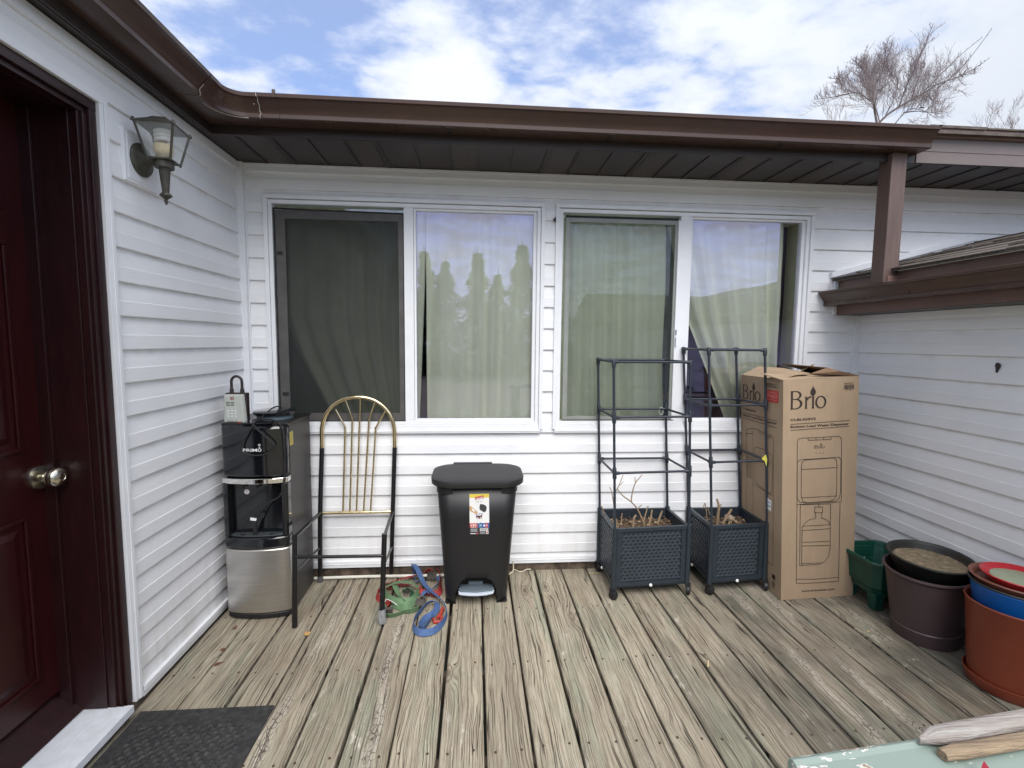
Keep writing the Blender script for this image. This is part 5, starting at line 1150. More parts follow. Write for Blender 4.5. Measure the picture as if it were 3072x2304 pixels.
mb.build('printed_logo', INK, cbx); mb = MB(); text_on(mb, 'CLBL420V2', F0, .0963, .8187, .424, .8288, 0, .02); mb.build('printed_model_number', INK, cbx); mb = MB(); text_on(mb, 'Bottom Load Water Dispenser', F0, .0975, .7848, .874, .7985, 0, .022); mb.build('printed_product_name', INK, cbx); mb = MB()
logo(mb, F0, .4145, .5463, .691, .7065, 0); drop(mb, F0, .4985, .7085, .009, .0065)
for u in (.433, .483, .530): ringp(mb, u, .6702, 0, .006, lambda a, b: F0(a, .6702+(b-.6702)*.36), 8)
mb.build('printed_logo', INK, cbx); mb = MB(); text_on(mb, 'www.briowater.com', F0, .2777, .0330, .7344, .0430, 0, .012); mb.build('printed_web_address', INK, cbx)
mb = MB(); rb = random.Random(8); u = .795
while u < .925: w_ = rb.uniform(.002, .006); mb.poly([F0(u, .9455), F0(u+w_, .9455), F0(u+w_, .9660), F0(u, .9660)]); u += w_+rb.uniform(.003, .006)
stroke(mb, [(.80, .9715), (.92, .9722)], F0, .008, .002); stroke(mb, [(.83, .9425), (.85, .9425)], F0, .006, .002); stroke(mb, [(.87, .9425), (.90, .9425)], F0, .006, .002); mb.build('barcode', INK, cbx)
mb = MB(); logo(mb, F3, .060, .500, .8835, .9547, 0); drop(mb, F3, .335, .950, .036, .022)
mb.build('printed_logo', INK, cbx); mb = MB(); text_on(mb, 'CLBL420V2', F3, .0594, .8281, .395, .838, 0, .02); mb.build('printed_model_number', INK, cbx); mb = MB(); text_on(mb, 'Bottom Load Water Dispenser', F3, .0595, .7935, .878, .807, 0, .022); mb.build('printed_product_name', INK, cbx); mb = MB()
mb.poly([F3(.80, .073), F3(.875, .073), F3(.875, .095), F3(.80, .095)]); ringp(mb, .835, .050, .028, .038, lambda a, b: F3(a, .05+(b-.05)*.32), 16); ringp(mb, .835, .050, .010, .016, lambda a, b: F3(a, .05+(b-.05)*.32), 10); stroke(mb, [(.81, .032), (.86, .032)], F3, .01, .003)
for i in range(4):
    a = .655+.062*i; stroke(mb, [(a, .9615), (a+.058, .9615), (a+.058, .9755), (a, .9755), (a, .9615)], F3, .004, .0015)
mb.poly([F3(.67, .963), F3(.675, .963), F3(.683, .972), F3(.675, .9745), F3(.665, .972)]); mb.poly([F3(.73, .966), F3(.758, .966), F3(.75, .971), F3(.736, .971)]); mb.poly([F3(.80, .9625), F3(.818, .9625), F3(.818, .9675), F3(.80, .9675)])
mb.build('handling_symbols', INK, cbx)
mb = MB(); mb.poly([F3(.644, .894), F3(.909, .894), F3(.909, .9485), F3(.644, .9485)], 0)
F3b = face(3, 1.5)
stroke(mb, [(.68, .938), (.87, .938)], F3b, .010, .003, 1); text_on(mb, 'FRAGILE', F3b, .668, .914, .885, .930, 1, .02); stroke(mb, [(.68, .905), (.87, .905)], F3b, .008, .0025, 1)
mb.build('fragile_sticker', [RED, mat('pale_red_print', (.62, .22, .18), .6)], cbx)
mb = MB(); mb.poly([F3b(.6433, .3896), F3b(.7749, .3871), F3b(.785, .439), F3b(.6666, .4451)], 0)
stroke(mb, [(.68, .427), (.74, .425)], face(3, 2), .03, .006, 1); stroke(mb, [(.70, .408), (.75, .407)], face(3, 2), .02, .006, 2); mb.build('shipping_label', [WHT, GREY, mat('green_print')], cbx)
# flaps
mb = MB(); mb.add([FT[3]+Vector((.002, .0, 0)), FT[0]+Vector((.002, .03, .002)), FT[0]+Vector((.10, .06, .024)), FT[0]+Vector((.215, .10, .030)), FT[3]+Vector((.21, -.06, .045)), FT[3]+Vector((.10, 0, .050))], [(0, 1, 2, 5), (5, 2, 3, 4)]); mb.build('flap', CARD, cbx, solid=.004)
mb = MB(); A0, A1 = FT[0], FT[1]
row0 = [A0.lerp(A1, t)+Vector((0, 0, .001)) for t in (0.0, .12, .3, .5, .75, 1.0)]
row1 = [A0.lerp(A1, .0)+Vector((-.06, .10, .030)), A0.lerp(A1, .10)+Vector((0, .12, .020)), A0.lerp(A1, .3)+Vector((0, .15, .016)), A0.lerp(A1, .5)+Vector((0, .16, .010)), A0.lerp(A1, .75)+Vector((0, .16, .004)), A0.lerp(A1, 1.0)+Vector((0, .15, .002))]
mb.add(row0+row1, [(i, i+1, 7+i, 6+i) for i in range(5)]); mb.build('flap', CARD, cbx, solid=.004)
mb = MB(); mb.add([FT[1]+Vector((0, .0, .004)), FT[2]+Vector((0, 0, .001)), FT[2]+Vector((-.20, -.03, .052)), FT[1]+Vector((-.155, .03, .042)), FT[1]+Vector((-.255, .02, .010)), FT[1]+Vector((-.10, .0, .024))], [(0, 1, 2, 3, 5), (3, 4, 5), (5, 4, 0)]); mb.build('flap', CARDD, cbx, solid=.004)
mb = MB(); mb.add([FT[2]+Vector((-.02, 0, 0)), FT[3]+Vector((.18, 0, 0)), FT[3]+Vector((.22, -.16, .02)), FT[2]+Vector((-.13, -.20, .058))], [(0, 1, 2, 3)]); mb.build('flap', CARD, cbx, solid=.004)
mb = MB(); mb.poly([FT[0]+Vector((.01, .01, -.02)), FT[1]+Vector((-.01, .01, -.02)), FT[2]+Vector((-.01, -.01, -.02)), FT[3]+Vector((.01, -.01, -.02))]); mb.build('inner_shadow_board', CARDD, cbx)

# ------------------------------------------------------------------ pots on the right
gtub = thing('planter_tub', 'dark green plastic tub with stubby legs and clipped corners behind the brown pots', 'tub', (2.13, -.45, 0))
GRN = mat('dark_green_plastic', (.006, .060, .040), .38, noise=.2, nscale=15)
def octa(x0, x1, y0, y1, c, z): return [(x0+c, y0, z), (x1-c, y0, z), (x1, y0+c, z), (x1, y1-c, z), (x1-c, y1, z), (x0+c, y1, z), (x0, y1-c, z), (x0, y0+c, z)]
gc_ = (1.985, 2.272, -.592, -.290)
def go(e, z, c=.030): return octa(gc_[0]+e, gc_[1]-e, gc_[2]+e, gc_[3]-e, c, z)
mb = MB(); loft(mb, [go(.050, .075), go(.022, .24), go(.020, .2425), go(.004, .243), go(.0, .262), go(.006, .268), go(.014, .264), go(.030, .12), go(.05, .10)]); mb.build('tub_body', GRN, gtub, bevel=.002)
for sx in (0, 1):
    for sy in (0, 1):
        x = gc_[0]+.070 if not sx else gc_[1]-.070; y = gc_[2]+.070 if not sy else gc_[3]-.070
        mb = MB(); loft(mb, [[(a, b, 0) for a, b in ((x-.020, y-.020), (x+.02, y-.02), (x+.02, y+.02), (x-.02, y+.02))], [(a, b, .09) for a, b in ((x-.028, y-.028), (x+.028, y-.028), (x+.028, y+.028), (x-.028, y+.028))]]); mb.build('leg', GRN, gtub, bevel=.004)
mb = MB(); r_ = random.Random(6)
for k in range(30):
    x, y = r_.uniform(2.06, 2.20), r_.uniform(-.50, -.37); z = r_.uniform(.14, .21); a = r_.uniform(0, 3); b = r_.uniform(.008, .022); mb.add([(x-b, y, z), (x, y-b*.7, z+r_.uniform(-.01, .01)), (x+b, y, z+r_.uniform(-.01, .01)), (x, y+b, z)], [(0, 1, 2, 3)])
mb.build('crumpled_film', glass_mat('clear_film', .35, (1, 1, 1), (.7, .8, .78)), gtub)

def pot(name, label, c, zb, rb, rt, h, mt, rim=.010, lip=.018, tilt=(0, 0), cat='pot', thick=.004, foot=None, soil=None, band=None, group='plant pots at the right wall'):
    root = thing(name, label, cat, (c[0], c[1], zb), group)
    T = Matrix.Translation((c[0], c[1], zb)) @ Matrix.Rotation(tilt[0], 4, 'X') @ Matrix.Rotation(tilt[1], 4, 'Y')
    m = MB(); m.T = T
    prof = [(0, .0), (rb-.006, .0), (rb, .006)]
    if band: prof += [(rb+(rt-rb)*band/h+.0005, band), (rb+(rt-rb)*band/h-.003, band+.004)]
    prof += [(rt-.002, h-lip-.004), (rt+rim*.4, h-lip), (rt+rim, h-lip*.5), (rt+rim*.8, h-.002), (rt+rim*.3, h), (rt-thick, h-.004), (rt-thick-.004, h-lip), (rb-thick+.003, .02), (0, .02)]
    m.lathe(prof, n=56); m.build('pot_wall', mt, root, smooth=35)
    if soil:
        lvl, smt = soil; m = MB(); m.T = T; rr = rb+(rt-rb)*lvl/h-thick-.002; n = 26; vs = [(0, 0, lvl)]; fs = []
        for i in range(1, 9):
            for j in range(n):
                a = 2*math.pi*j/n; q = rr*i/8; vs.append((q*math.cos(a), q*math.sin(a), lvl+.006*mnoise.noise((q*50, a*3, c[0]*9))))
        fs = [(0, 1+j, 1+(j+1) % n) for j in range(n)]+[(1+(i-1)*n+j, 1+(i-1)*n+(j+1) % n, 1+i*n+(j+1) % n, 1+i*n+j) for i in range(1, 8) for j in range(n)]
        m.add(vs, fs); m.build('soil', smt, root)
    return root
SOILM = mat('dry_litter_soil', (.125, .095, .06), .95, nscale=45, col2=(.30, .24, .15), bump=.8, bscale=120)
pot('plant_pot', 'large dark brown plastic pot holding a black one, next to the green tub', (2.108, -.742), 0, .126, .158, .335, mat('plum_brown_plastic', (.062, .040, .042), .42, noise=.12, nscale=10), tilt=(R(1.5), R(-4)), band=.070)
pot('plant_pot', 'black shallow pot with old soil sitting inside the large dark brown pot', (2.112, -.730), .285, .122, .156, .100, mat('black_pot_plastic', (.022, .021, .018), .5, noise=.25, nscale=12), rim=.008, lip=.012, tilt=(R(3), R(-1)), soil=(.066, SOILM))
tp_ = pot('plant_pot', 'terracotta-red plastic pot on its saucer holding blue and red pots, at the right edge', (2.126, -1.080), .010, .122, .150, .338, mat('terracotta_plastic', (.235, .050, .024), .38, noise=.12, nscale=10), rim=.003, lip=.010)
m = MB(); m.lathe([(0, 0), (.122, 0), (.130, .010), (.1375, .046), (.135, .047), (.127, .014), (.12, .008), (0, .008)], (2.126, -1.080, 0), 56); m.build('saucer', mat('terracotta_plastic'), tp_, smooth=35)
pot('plant_pot', 'bright blue plastic pot nested in the terracotta-red pot', (2.136, -1.072), .19, .108, .140, .222, mat('bright_blue_plastic', (.006, .115, .42), .38, noise=.08, nscale=10), rim=.002, lip=.008)
pot('plant_pot', 'thin black plastic rim pot between the blue pot and the clay-coloured bowl', (2.138, -1.070), .372, .130, .142, .048, mat('black_pot_plastic'), rim=.005, lip=.010)
pot('plant_bowl', 'clay-coloured bowl stacked on top of the blue pot', (2.138, -1.070), .398, .122, .140, .044, mat('clay_bowl_plastic', (.19, .070, .045), .45, noise=.12, nscale=12), rim=.007, lip=.008, cat='bowl')
pot('plant_bowl', 'bright red bowl inside the clay-coloured bowl', (2.150, -1.068), .408, .082, .116, .046, mat('bright_red_plastic', (.50, .018, .028), .30, noise=.1, nscale=12), rim=.004, lip=.006, cat='bowl')
m = MB(); m.lathe([(0, .0), (.088, .0), (.094, .004), (.092, .012), (.070, .0155), (0, .017)], (2.156, -1.066, .426), 48); tag(m.build('pot_saucer', mat('sage_green_plastic', (.33, .37, .25), .5, noise=.08), smooth=35), 'sage green round saucer lying in the bright red bowl', 'saucer')

# ------------------------------------------------------------------ door mat
m = MB(); m.box(-1.198, -1.90, .0015, -.733, -1.004, .008)
def matm():
    q = bpy.data.materials.new('rubber_mat'); q.use_nodes = True; t = q.node_tree; b = t.nodes['Principled BSDF']; L = t.links.new
    b.inputs['Roughness'].default_value = .75; b.inputs['Base Color'].default_value = (.020, .020, .021, 1)
    tc = N(t, 'ShaderNodeTexCoord'); mp = N(t, 'ShaderNodeMapping'); mp.inputs['Rotation'].default_value = (0, 0, R(45)); mp.inputs['Scale'].default_value = (1, 1, 1); L(tc.outputs['Object'], mp.inputs[0])
    n = N(t, 'ShaderNodeTexNoise'); n.inputs['Scale'].default_value = 60; n.inputs['Detail'].default_value = 6; L(tc.outputs['Object'], n.inputs[0])
    r = N(t, 'ShaderNodeMapRange'); r.inputs[1].default_value = .4; r.inputs[2].default_value = .8; L(n.outputs[0], r.inputs[0])
    mx = N(t, 'ShaderNodeMix'); mx.data_type = 'RGBA'; mx.inputs[6].default_value = (.017, .017, .018, 1); mx.inputs[7].default_value = (.055, .052, .050, 1); L(r.outputs[0], mx.inputs[0]); L(mx.outputs[2], b.inputs['Base Color'])
    bp = N(t, 'ShaderNodeBump'); bp.inputs['Strength'].default_value = .6; bp.inputs['Distance'].default_value = .001; L(n.outputs[0], bp.inputs['Height']); L(bp.outputs[0], b.inputs['Normal'])
    return q
MTM = matm()
for i in range(40):
    for j in range(30):
        x, y = -1.160+.0285*j*.5*2*.5, 0
r_ = random.Random(12)
k = 0
yy = -1.085
while yy > -1.86:
    x = -1.150+(.0165 if k % 2 else 0)
    while x < -.775:
        s = .0135; h = .0085+r_.uniform(-.0008, .0014)
        m.add([(x-s, yy, .008), (x, yy-s, .008), (x+s, yy, .008), (x, yy+s, .008), (x-s*.45, yy+.002, h+.003), (x, yy-s*.45, h+.003), (x+s*.45, yy, h+.003), (x, yy+s*.45, h+.003)], [(0, 1, 5, 4), (1, 2, 6, 5), (2, 3, 7, 6), (3, 0, 4, 7), (4, 5, 6, 7)]); x += .033
    yy -= .0165; k += 1
mo = m.build('door_mat', MTM); tag(mo, 'black rubber door mat with a diamond texture in front of the dark red door', 'door mat')

# ------------------------------------------------------------------ straps, pole, cable, litter
WEB = lambda n, c: mat(n, c, .75, noise=.18, nscale=50, bump=.25, bscale=400)
BLUEW = WEB('blue_webbing', (.062, .120, .27)); GRNW = WEB('green_webbing', (.13, .23, .115)); REDW = WEB('red_webbing', (.30, .028, .025))
HOOK = mat('dull_hook_metal', (.14, .125, .11), .5, metal=.6, noise=.4, nscale=60)
b = thing('ratchet_strap', 'blue webbing strap looped on the deck, nearest the camera', 'strap', (-.22, -.4, 0), 'loose webbing straps')
m = MB(); m.ribbon([(-.300, -.060, .012, 60), (-.335, -.036, .040, 75), (-.350, -.020, .062, 20), (-.322, -.075, .060, 10), (-.285, -.16, .036, 15), (-.245, -.238, .030, 20), (-.19, -.31, .024, 35), (-.152, -.375, .020, 70), (-.134, -.455, .018, 82), (-.150, -.54, .018, 78), (-.190, -.600, .018, 62), (-.245, -.607, .018, 55), (-.282, -.565, .018, 75), (-.285, -.495, .018, 84), (-.262, -.425, .018, 80), (-.235, -.365, .020, 60), (-.200, -.352, .022, 35), (-.185, -.395, .020, 30), (-.198, -.455, .020, 40), (-.235, -.50, .020, 55), (-.256, -.555, .018, 70)], .030); m.build('webbing', BLUEW, b, smooth=50)
m = MB(); m.ribbon([(-.256, -.562, .016, 70), (-.238, -.575, .016, 80), (-.215, -.53, .018, 78), (-.205, -.48, .020, 60), (-.218, -.455, .022, 40)], .028); m.ribbon([(-.238, -.238, .022, 30), (-.205, -.19, .022, 60), (-.195, -.135, .024, 70), (-.205, -.105, .03, 40)], .028); m.ribbon([(-.275, -.30, .022, 30), (-.255, -.27, .034, 10), (-.232, -.285, .022, 60)], .028); m.ribbon([(-.345, -.03, .03, 75), (-.342, -.075, .022, 80), (-.325, -.12, .018, 60), (-.312, -.14, .018, 20)], .028); m.build('webbing', BLUEW, b, smooth=50)
m = MB(); m.box(-.300, -.375, .006, -.252, -.318, .020); m.tube([(-.295, -.318, .02), (-.275, -.305, .026), (-.250, -.325, .026), (-.245, -.365, .02), (-.262, -.392, .018)], .0055, 8); m.build('ratchet_buckle', HOOK, b, bevel=.003)
gs_ = thing('ratchet_strap', 'green webbing strap coiled on the deck beside the chair leg', 'strap', (-.37, -.3, 0), 'loose webbing straps')
m = MB(); m.ribbon([(-.300, -.250, .02, 70), (-.318, -.325, .020, 60), (-.37, -.345, .022, 45), (-.43, -.315, .022, 50), (-.470, -.255, .020, 65), (-.478, -.205, .024, 30), (-.42, -.182, .040, 10), (-.355, -.175, .038, 18), (-.305, -.215, .026, 50), (-.292, -.275, .020, 78), (-.305, -.34, .020, 60), (-.335, -.395, .018, 65), (-.375, -.385, .018, 70), (-.41, -.36, .018, 70)], .032)
m.ribbon([(-.430, -.185, .030, 15), (-.415, -.235, .030, 20), (-.385, -.300, .024, 35), (-.35, -.345, .022, 60)], .031); m.ribbon([(-.445, -.365, .016, 60), (-.455, -.41, .016, 70), (-.435, -.445, .014, 60), (-.395, -.455, .014, 60), (-.35, -.432, .016, 62), (-.305, -.425, .018, 70), (-.275, -.405, .020, 75)], .032)
m.build('webbing', GRNW, gs_, smooth=50)
m = MB()
for k in range(5): m.ribbon([(-.385+.004*k, -.215-.014*k, .010+.006*k, 60), (-.355, -.205-.010*k, .014+.006*k, 50), (-.325, -.23-.012*k, .012+.005*k, 70), (-.330, -.270-.008*k, .010+.004*k, 60)], .024)
m.build('rolled_webbing', mat('dark_green_webbing', (.030, .085, .045), .6, noise=.3, nscale=40), gs_, smooth=50)
m = MB(); m.box(-.455, -.418, .004, -.405, -.398, .026); m.build('buckle', HOOK, gs_, bevel=.002)
m = MB(); m.ribbon([(-.458, -.372, .020, 70), (-.446, -.345, .034, 50), (-.41, -.36, .030, 35), (-.385, -.375, .020, 30)], .020); m.build('white_label', WHT, gs_)
rs = thing('ratchet_strap', 'red webbing strap lying beneath the blue and green ones against the bin', 'strap', (-.33, -.12, 0), 'loose webbing straps')
m = MB(); m.ribbon([(-.43, -.345, .010, 30), (-.500, -.285, .014, 60), (-.512, -.235, .018, 78), (-.485, -.20, .016, 60), (-.44, -.19, .010, 20)], .030)
m.ribbon([(-.492, -.135, .010, 30), (-.44, -.118, .018, 25), (-.385, -.105, .026, 15), (-.345, -.080, .024, 20), (-.29, -.045, .022, 40), (-.262, -.030, .03, 60), (-.235, -.040, .02, 60)], .036)
m.ribbon([(-.215, -.030, .030, 70), (-.195, -.075, .028, 75), (-.185, -.16, .022, 72), (-.180, -.225, .018, 60), (-.200, -.265, .014, 30), (-.25, -.245, .014, 20), (-.29, -.240, .016, 30), (-.30, -.20, .016, 50)], .034)
m.ribbon([(-.47, -.16, .01, 10), (-.41, -.155, .012, 10), (-.35, -.16, .012, 20)], .03)
m.build('webbing', REDW, rs, smooth=50)
m = MB(); m.box(-.268, -.105, .005, -.215, -.045, .026); m.tube([(-.262, -.06, .034), (-.245, -.1, .038), (-.230, -.145, .03)], .0035, 6); m.tube([(-.250, -.05, .036), (-.232, -.095, .038), (-.218, -.14, .03)], .0035, 6); m.build('ratchet_buckle', HOOK, rs, bevel=.003)
m = MB(); m.tube([(-.158, -.40, .012), (-.163, -.45, .012), (-.178, -.485, .012)], .0085, 8); m.tube([(-.196, -.492, .010), (-.190, -.515, .010), (-.165, -.517, .010), (-.155, -.495, .010), (-.160, -.47, .010)], .008, 8); tag(m.build('hook', mat('red_hook_coating', (.42, .05, .035), .4, noise=.2, nscale=50), smooth=50), 'red coated hook lying inside the loop of the blue strap', 'hook')
m = MB(); m.tube([(-.99, -.055, .012), (-.60, -.052, .013), (-.165, -.060, .012)], .0085, 10); wp = m.build('white_pole', mat('off_white_tube', (.66, .64, .56), .4, noise=.08, nscale=20), smooth=50); tag(wp, 'thin white tube lying along the foot of the wall behind the chair', 'pole')
m = MB(); m.tube(smooth([Vector(p) for p in ((.228, -.020, .066), (.229, -.026, .030), (.224, -.04, .012), (.20, -.06, .006))], 5), .0042, 8)
m.tube(smooth([Vector(p) for p in ((.225, -.012, .012), (.245, -.018, .010), (.262, -.03, .006), (.285, -.025, .005), (.31, -.012, .010), (.335, -.014, .010))], 5), .0032, 8); tag(m.build('cable', mat('cream_cable', (.62, .56, .42), .5, noise=.1), smooth=50), 'cream cable end sticking out behind the black bin', 'cable')
def leafm(name, pts, c, mt, label, cat='leaf'):
    mb = MB(); mb.add([Vector(c)+Vector(p)*(.55 if 'rust' in label else 1) for p in pts], [tuple(range(len(pts)))]); return tag(mb.build(name, mt, solid=.0008), label, cat)
leafm('leaf', [(-.014, -.004, .002), (-.006, -.013, .006), (.006, -.010, .003), (.014, -.002, .008), (.008, .010, .012), (-.002, .006, .005), (-.010, .012, .010)], (-.763, -.568, .002), mat('orange_leaf', (.50, .29, .09), .8), 'small orange-yellow leaf on the deck in front of the chair')
leafm('leaf', [(-.020, -.008, .002), (-.004, -.02, .012), (.018, -.014, .004), (.012, .004, .016), (.020, .018, .006), (-.004, .012, .018), (-.014, .018, .004)], (-1.117, -.495, .002), mat('rust_leaf', (.15, .065, .038), .85, noise=.3, nscale=80), 'curled rusty brown leaf on the deck in front of the water dispenser')
leafm('leaf', [(-.02, -.01, .001), (.01, -.022, .003), (.024, -.004, .002), (.012, .016, .003), (-.014, .014, .002)], (-1.092, -.652, .002), mat('rust_leaf'), 'flat rusty leaf on the deck between the mat and the dispenser')
leafm('leaf', [(-.03, -.022, .001), (-.004, -.030, .002), (.012, -.004, .003), (.034, .016, .002), (.004, .012, .001), (-.018, .008, .003)], (-1.062, -.745, .002), mat('rust_leaf'), 'larger torn rusty leaf on the deck nearest the door mat')
leafm('wood_splinter', [(-.03, -.004, .003), (.026, -.001, .004), (.030, .005, .004), (-.026, .006, .003)], (.700, -.075, .002), mat('fresh_splinter', (.55, .43, .23), .8), 'pale wood splinter on the deck left of the wider planter', 'splinter')
leafm('wood_splinter', [(-.012, -.018, .002), (-.006, -.020, .002), (.014, .018, .003), (.010, .020, .003)], (.985, -.88, .002), mat('fresh_splinter'), 'thin pale wood splinter on the boards in the middle of the deck', 'splinter')
leafm('wood_splinter', [(-.006, -.004, .002), (.006, -.006, .002), (.007, .004, .004), (-.004, .006, .003)], (1.86, -.705, .002), mat('fresh_splinter'), 'small pale wood chip on the deck in front of the brown pot', 'splinter')

# ------------------------------------------------------------------ railing and driftwood at the lower right
rl = thing('deck_railing', 'sage green railing top with peeling paint at the lower right corner', 'railing', (.34, -2.29, 0))
def peel():
    q = bpy.data.materials.new('peeling_sage_paint'); q.use_nodes = True; t = q.node_tree; b = t.nodes['Principled BSDF']; L = t.links.new
    b.inputs['Roughness'].default_value = .5
    tc = N(t, 'ShaderNodeTexCoord'); mp = N(t, 'ShaderNodeMapping'); mp.inputs['Scale'].default_value = (28, 95, 40); L(tc.outputs['Object'], mp.inputs[0])
    n = N(t, 'ShaderNodeTexNoise'); n.inputs['Scale'].default_value = 1; n.inputs['Detail'].default_value = 6; n.inputs['Roughness'].default_value = .65; L(mp.outputs[0], n.inputs[0])
    n2 = N(t, 'ShaderNodeTexNoise'); n2.inputs['Scale'].default_value = 9; n2.inputs['Detail'].default_value = 2; L(tc.outputs['Object'], n2.inputs[0])
    a = N(t, 'ShaderNodeMath', operation='MULTIPLY_ADD'); L(n2.outputs[0], a.inputs[0]); a.inputs[1].default_value = .55; L(n.outputs[0], a.inputs[2])
    r1 = N(t, 'ShaderNodeMapRange'); L(a.outputs[0], r1.inputs[0]); r1.inputs[1].default_value = .815; r1.inputs[2].default_value = .825
    r2_ = N(t, 'ShaderNodeMapRange'); L(a.outputs[0], r2_.inputs[0]); r2_.inputs[1].default_value = .850; r2_.inputs[2].default_value = .860
    m1 = N(t, 'ShaderNodeMix'); m1.data_type = 'RGBA'; m1.inputs[6].default_value = (.215, .27, .235, 1); m1.inputs[7].default_value = (.72, .71, .66, 1); L(r1.outputs[0], m1.inputs[0])
    m2 = N(t, 'ShaderNodeMix'); m2.data_type = 'RGBA'; m2.inputs[7].default_value = (.27, .205, .14, 1); L(r2_.outputs[0], m2.inputs[0]); L(m1.outputs[2], m2.inputs[6]); L(m2.outputs[2], b.inputs['Base Color'])
    bp = N(t, 'ShaderNodeBump'); bp.inputs['Strength'].default_value = .6; bp.inputs['Distance'].default_value = .0015; bp.invert = True; L(r1.outputs[0], bp.inputs['Height']); L(bp.outputs[0], b.inputs['Normal'])
    return q
PEEL = peel()
ang = math.atan2(.015, .169)
m = MB(); m.T = Matrix.Translation((.345, -2.252, 0)) @ Matrix.Rotation(ang, 4, 'Z')
sec = [(-.105, .862), (-.105, .890), (-.100, .8955), (-.012, .8985), (-.006, .9010), (.0, .8975), (.001, .892), (.001, .862)]
m.prism(sec, 'x', 0, 2.0); m.build('top_rail', PEEL, rl, bevel=.001)
m = MB(); m.T = Matrix.Translation((.345, -2.252, 0)) @ Matrix.Rotation(ang, 4, 'Z'); m.box(.03, -.09, .0, .12, -.01, .8615); m.build('post', PEEL, rl, bevel=.003)
m = MB(); m.T = Matrix.Translation((.345, -2.252, 0)) @ Matrix.Rotation(ang, 4, 'Z'); m.box(.121, -.07, .12, 1.98, -.03, .18); m.build('bottom_rail', PEEL, rl, bevel=.003)
for k in range(10):
    m = MB(); m.T = Matrix.Translation((.345, -2.252, 0)) @ Matrix.Rotation(ang, 4, 'Z'); m.box(.25+.17*k, -.065, .181, .285+.17*k, -.035, .8615); m.build('baluster', PEEL, rl)
DW = mat('silvered_driftwood', (.37, .35, .325), .85, nscale=9, col2=(.20, .155, .13), bump=.9, bscale=24, stretch=(1, 14, 14))
DW2 = mat('tan_driftwood', (.36, .27, .17), .9, nscale=10, col2=(.17, .12, .08), bump=.9, bscale=26, stretch=(1, 14, 14))
def stick(label, p0, p1, w, h, mt, seed, pointed):
    d_ = Vector(p1)-Vector(p0); L_ = d_.length; u = d_.normalized(); s = Vector((-u.y, u.x, 0)); n = 30; k = 16; vs = []
    for i in range(n+1):
        t = i/n; c = Vector(p0)+u*L_*t; e = min(1, .12+(t*L_/.030)**.7) if pointed else min(1, .75+t*8)
        for j in range(k):
            a = 2*math.pi*j/k; q = (1+.16*mnoise.noise((t*3, math.cos(a)*1.3+seed, math.sin(a)*1.3)))
            cc, ss_ = math.cos(a), math.sin(a); cc = math.copysign(abs(cc)**.75, cc); ss_ = math.copysign(abs(ss_)**.75, ss_)
            vs.append(c+s*(cc*w/2*q*e)+Vector((0, 0, 1))*(ss_*h/2*q*(e if ss_ > 0 else 1)))
    mb = MB(); mb.add(vs, [(i*k+j, i*k+(j+1) % k, (i+1)*k+(j+1) % k, (i+1)*k+j) for i in range(n) for j in range(k)]+[tuple(range(k))[::-1], tuple(range(n*k, n*k+k))])
    return tag(mb.build('driftwood', mt, smooth=60), label, 'driftwood', 'driftwood pieces on the railing')
stick('silver-grey pointed driftwood piece on the railing, the farther one', (.502, -2.249, .9085), (1.15, -2.180, .915), .020, .0155, DW, 1, True)
stick('tan split driftwood piece on the railing, the nearer one', (.512, -2.266, .9045), (1.15, -2.203, .909), .016, .012, DW2, 5, False)
m = MB(); m.add([(.527, -2.290, .898), (.548, -2.294, .898), (.5375, -2.284, .898), (.5365, -2.287, .9150)], [(0, 1, 3), (1, 2, 3), (2, 0, 3), (0, 2, 1)])
tag(m.build('garden_ornament', mat('dull_crimson', (.30, .015, .035), .5)), 'pointed red tip of an ornament poking up at the bottom edge', 'ornament')

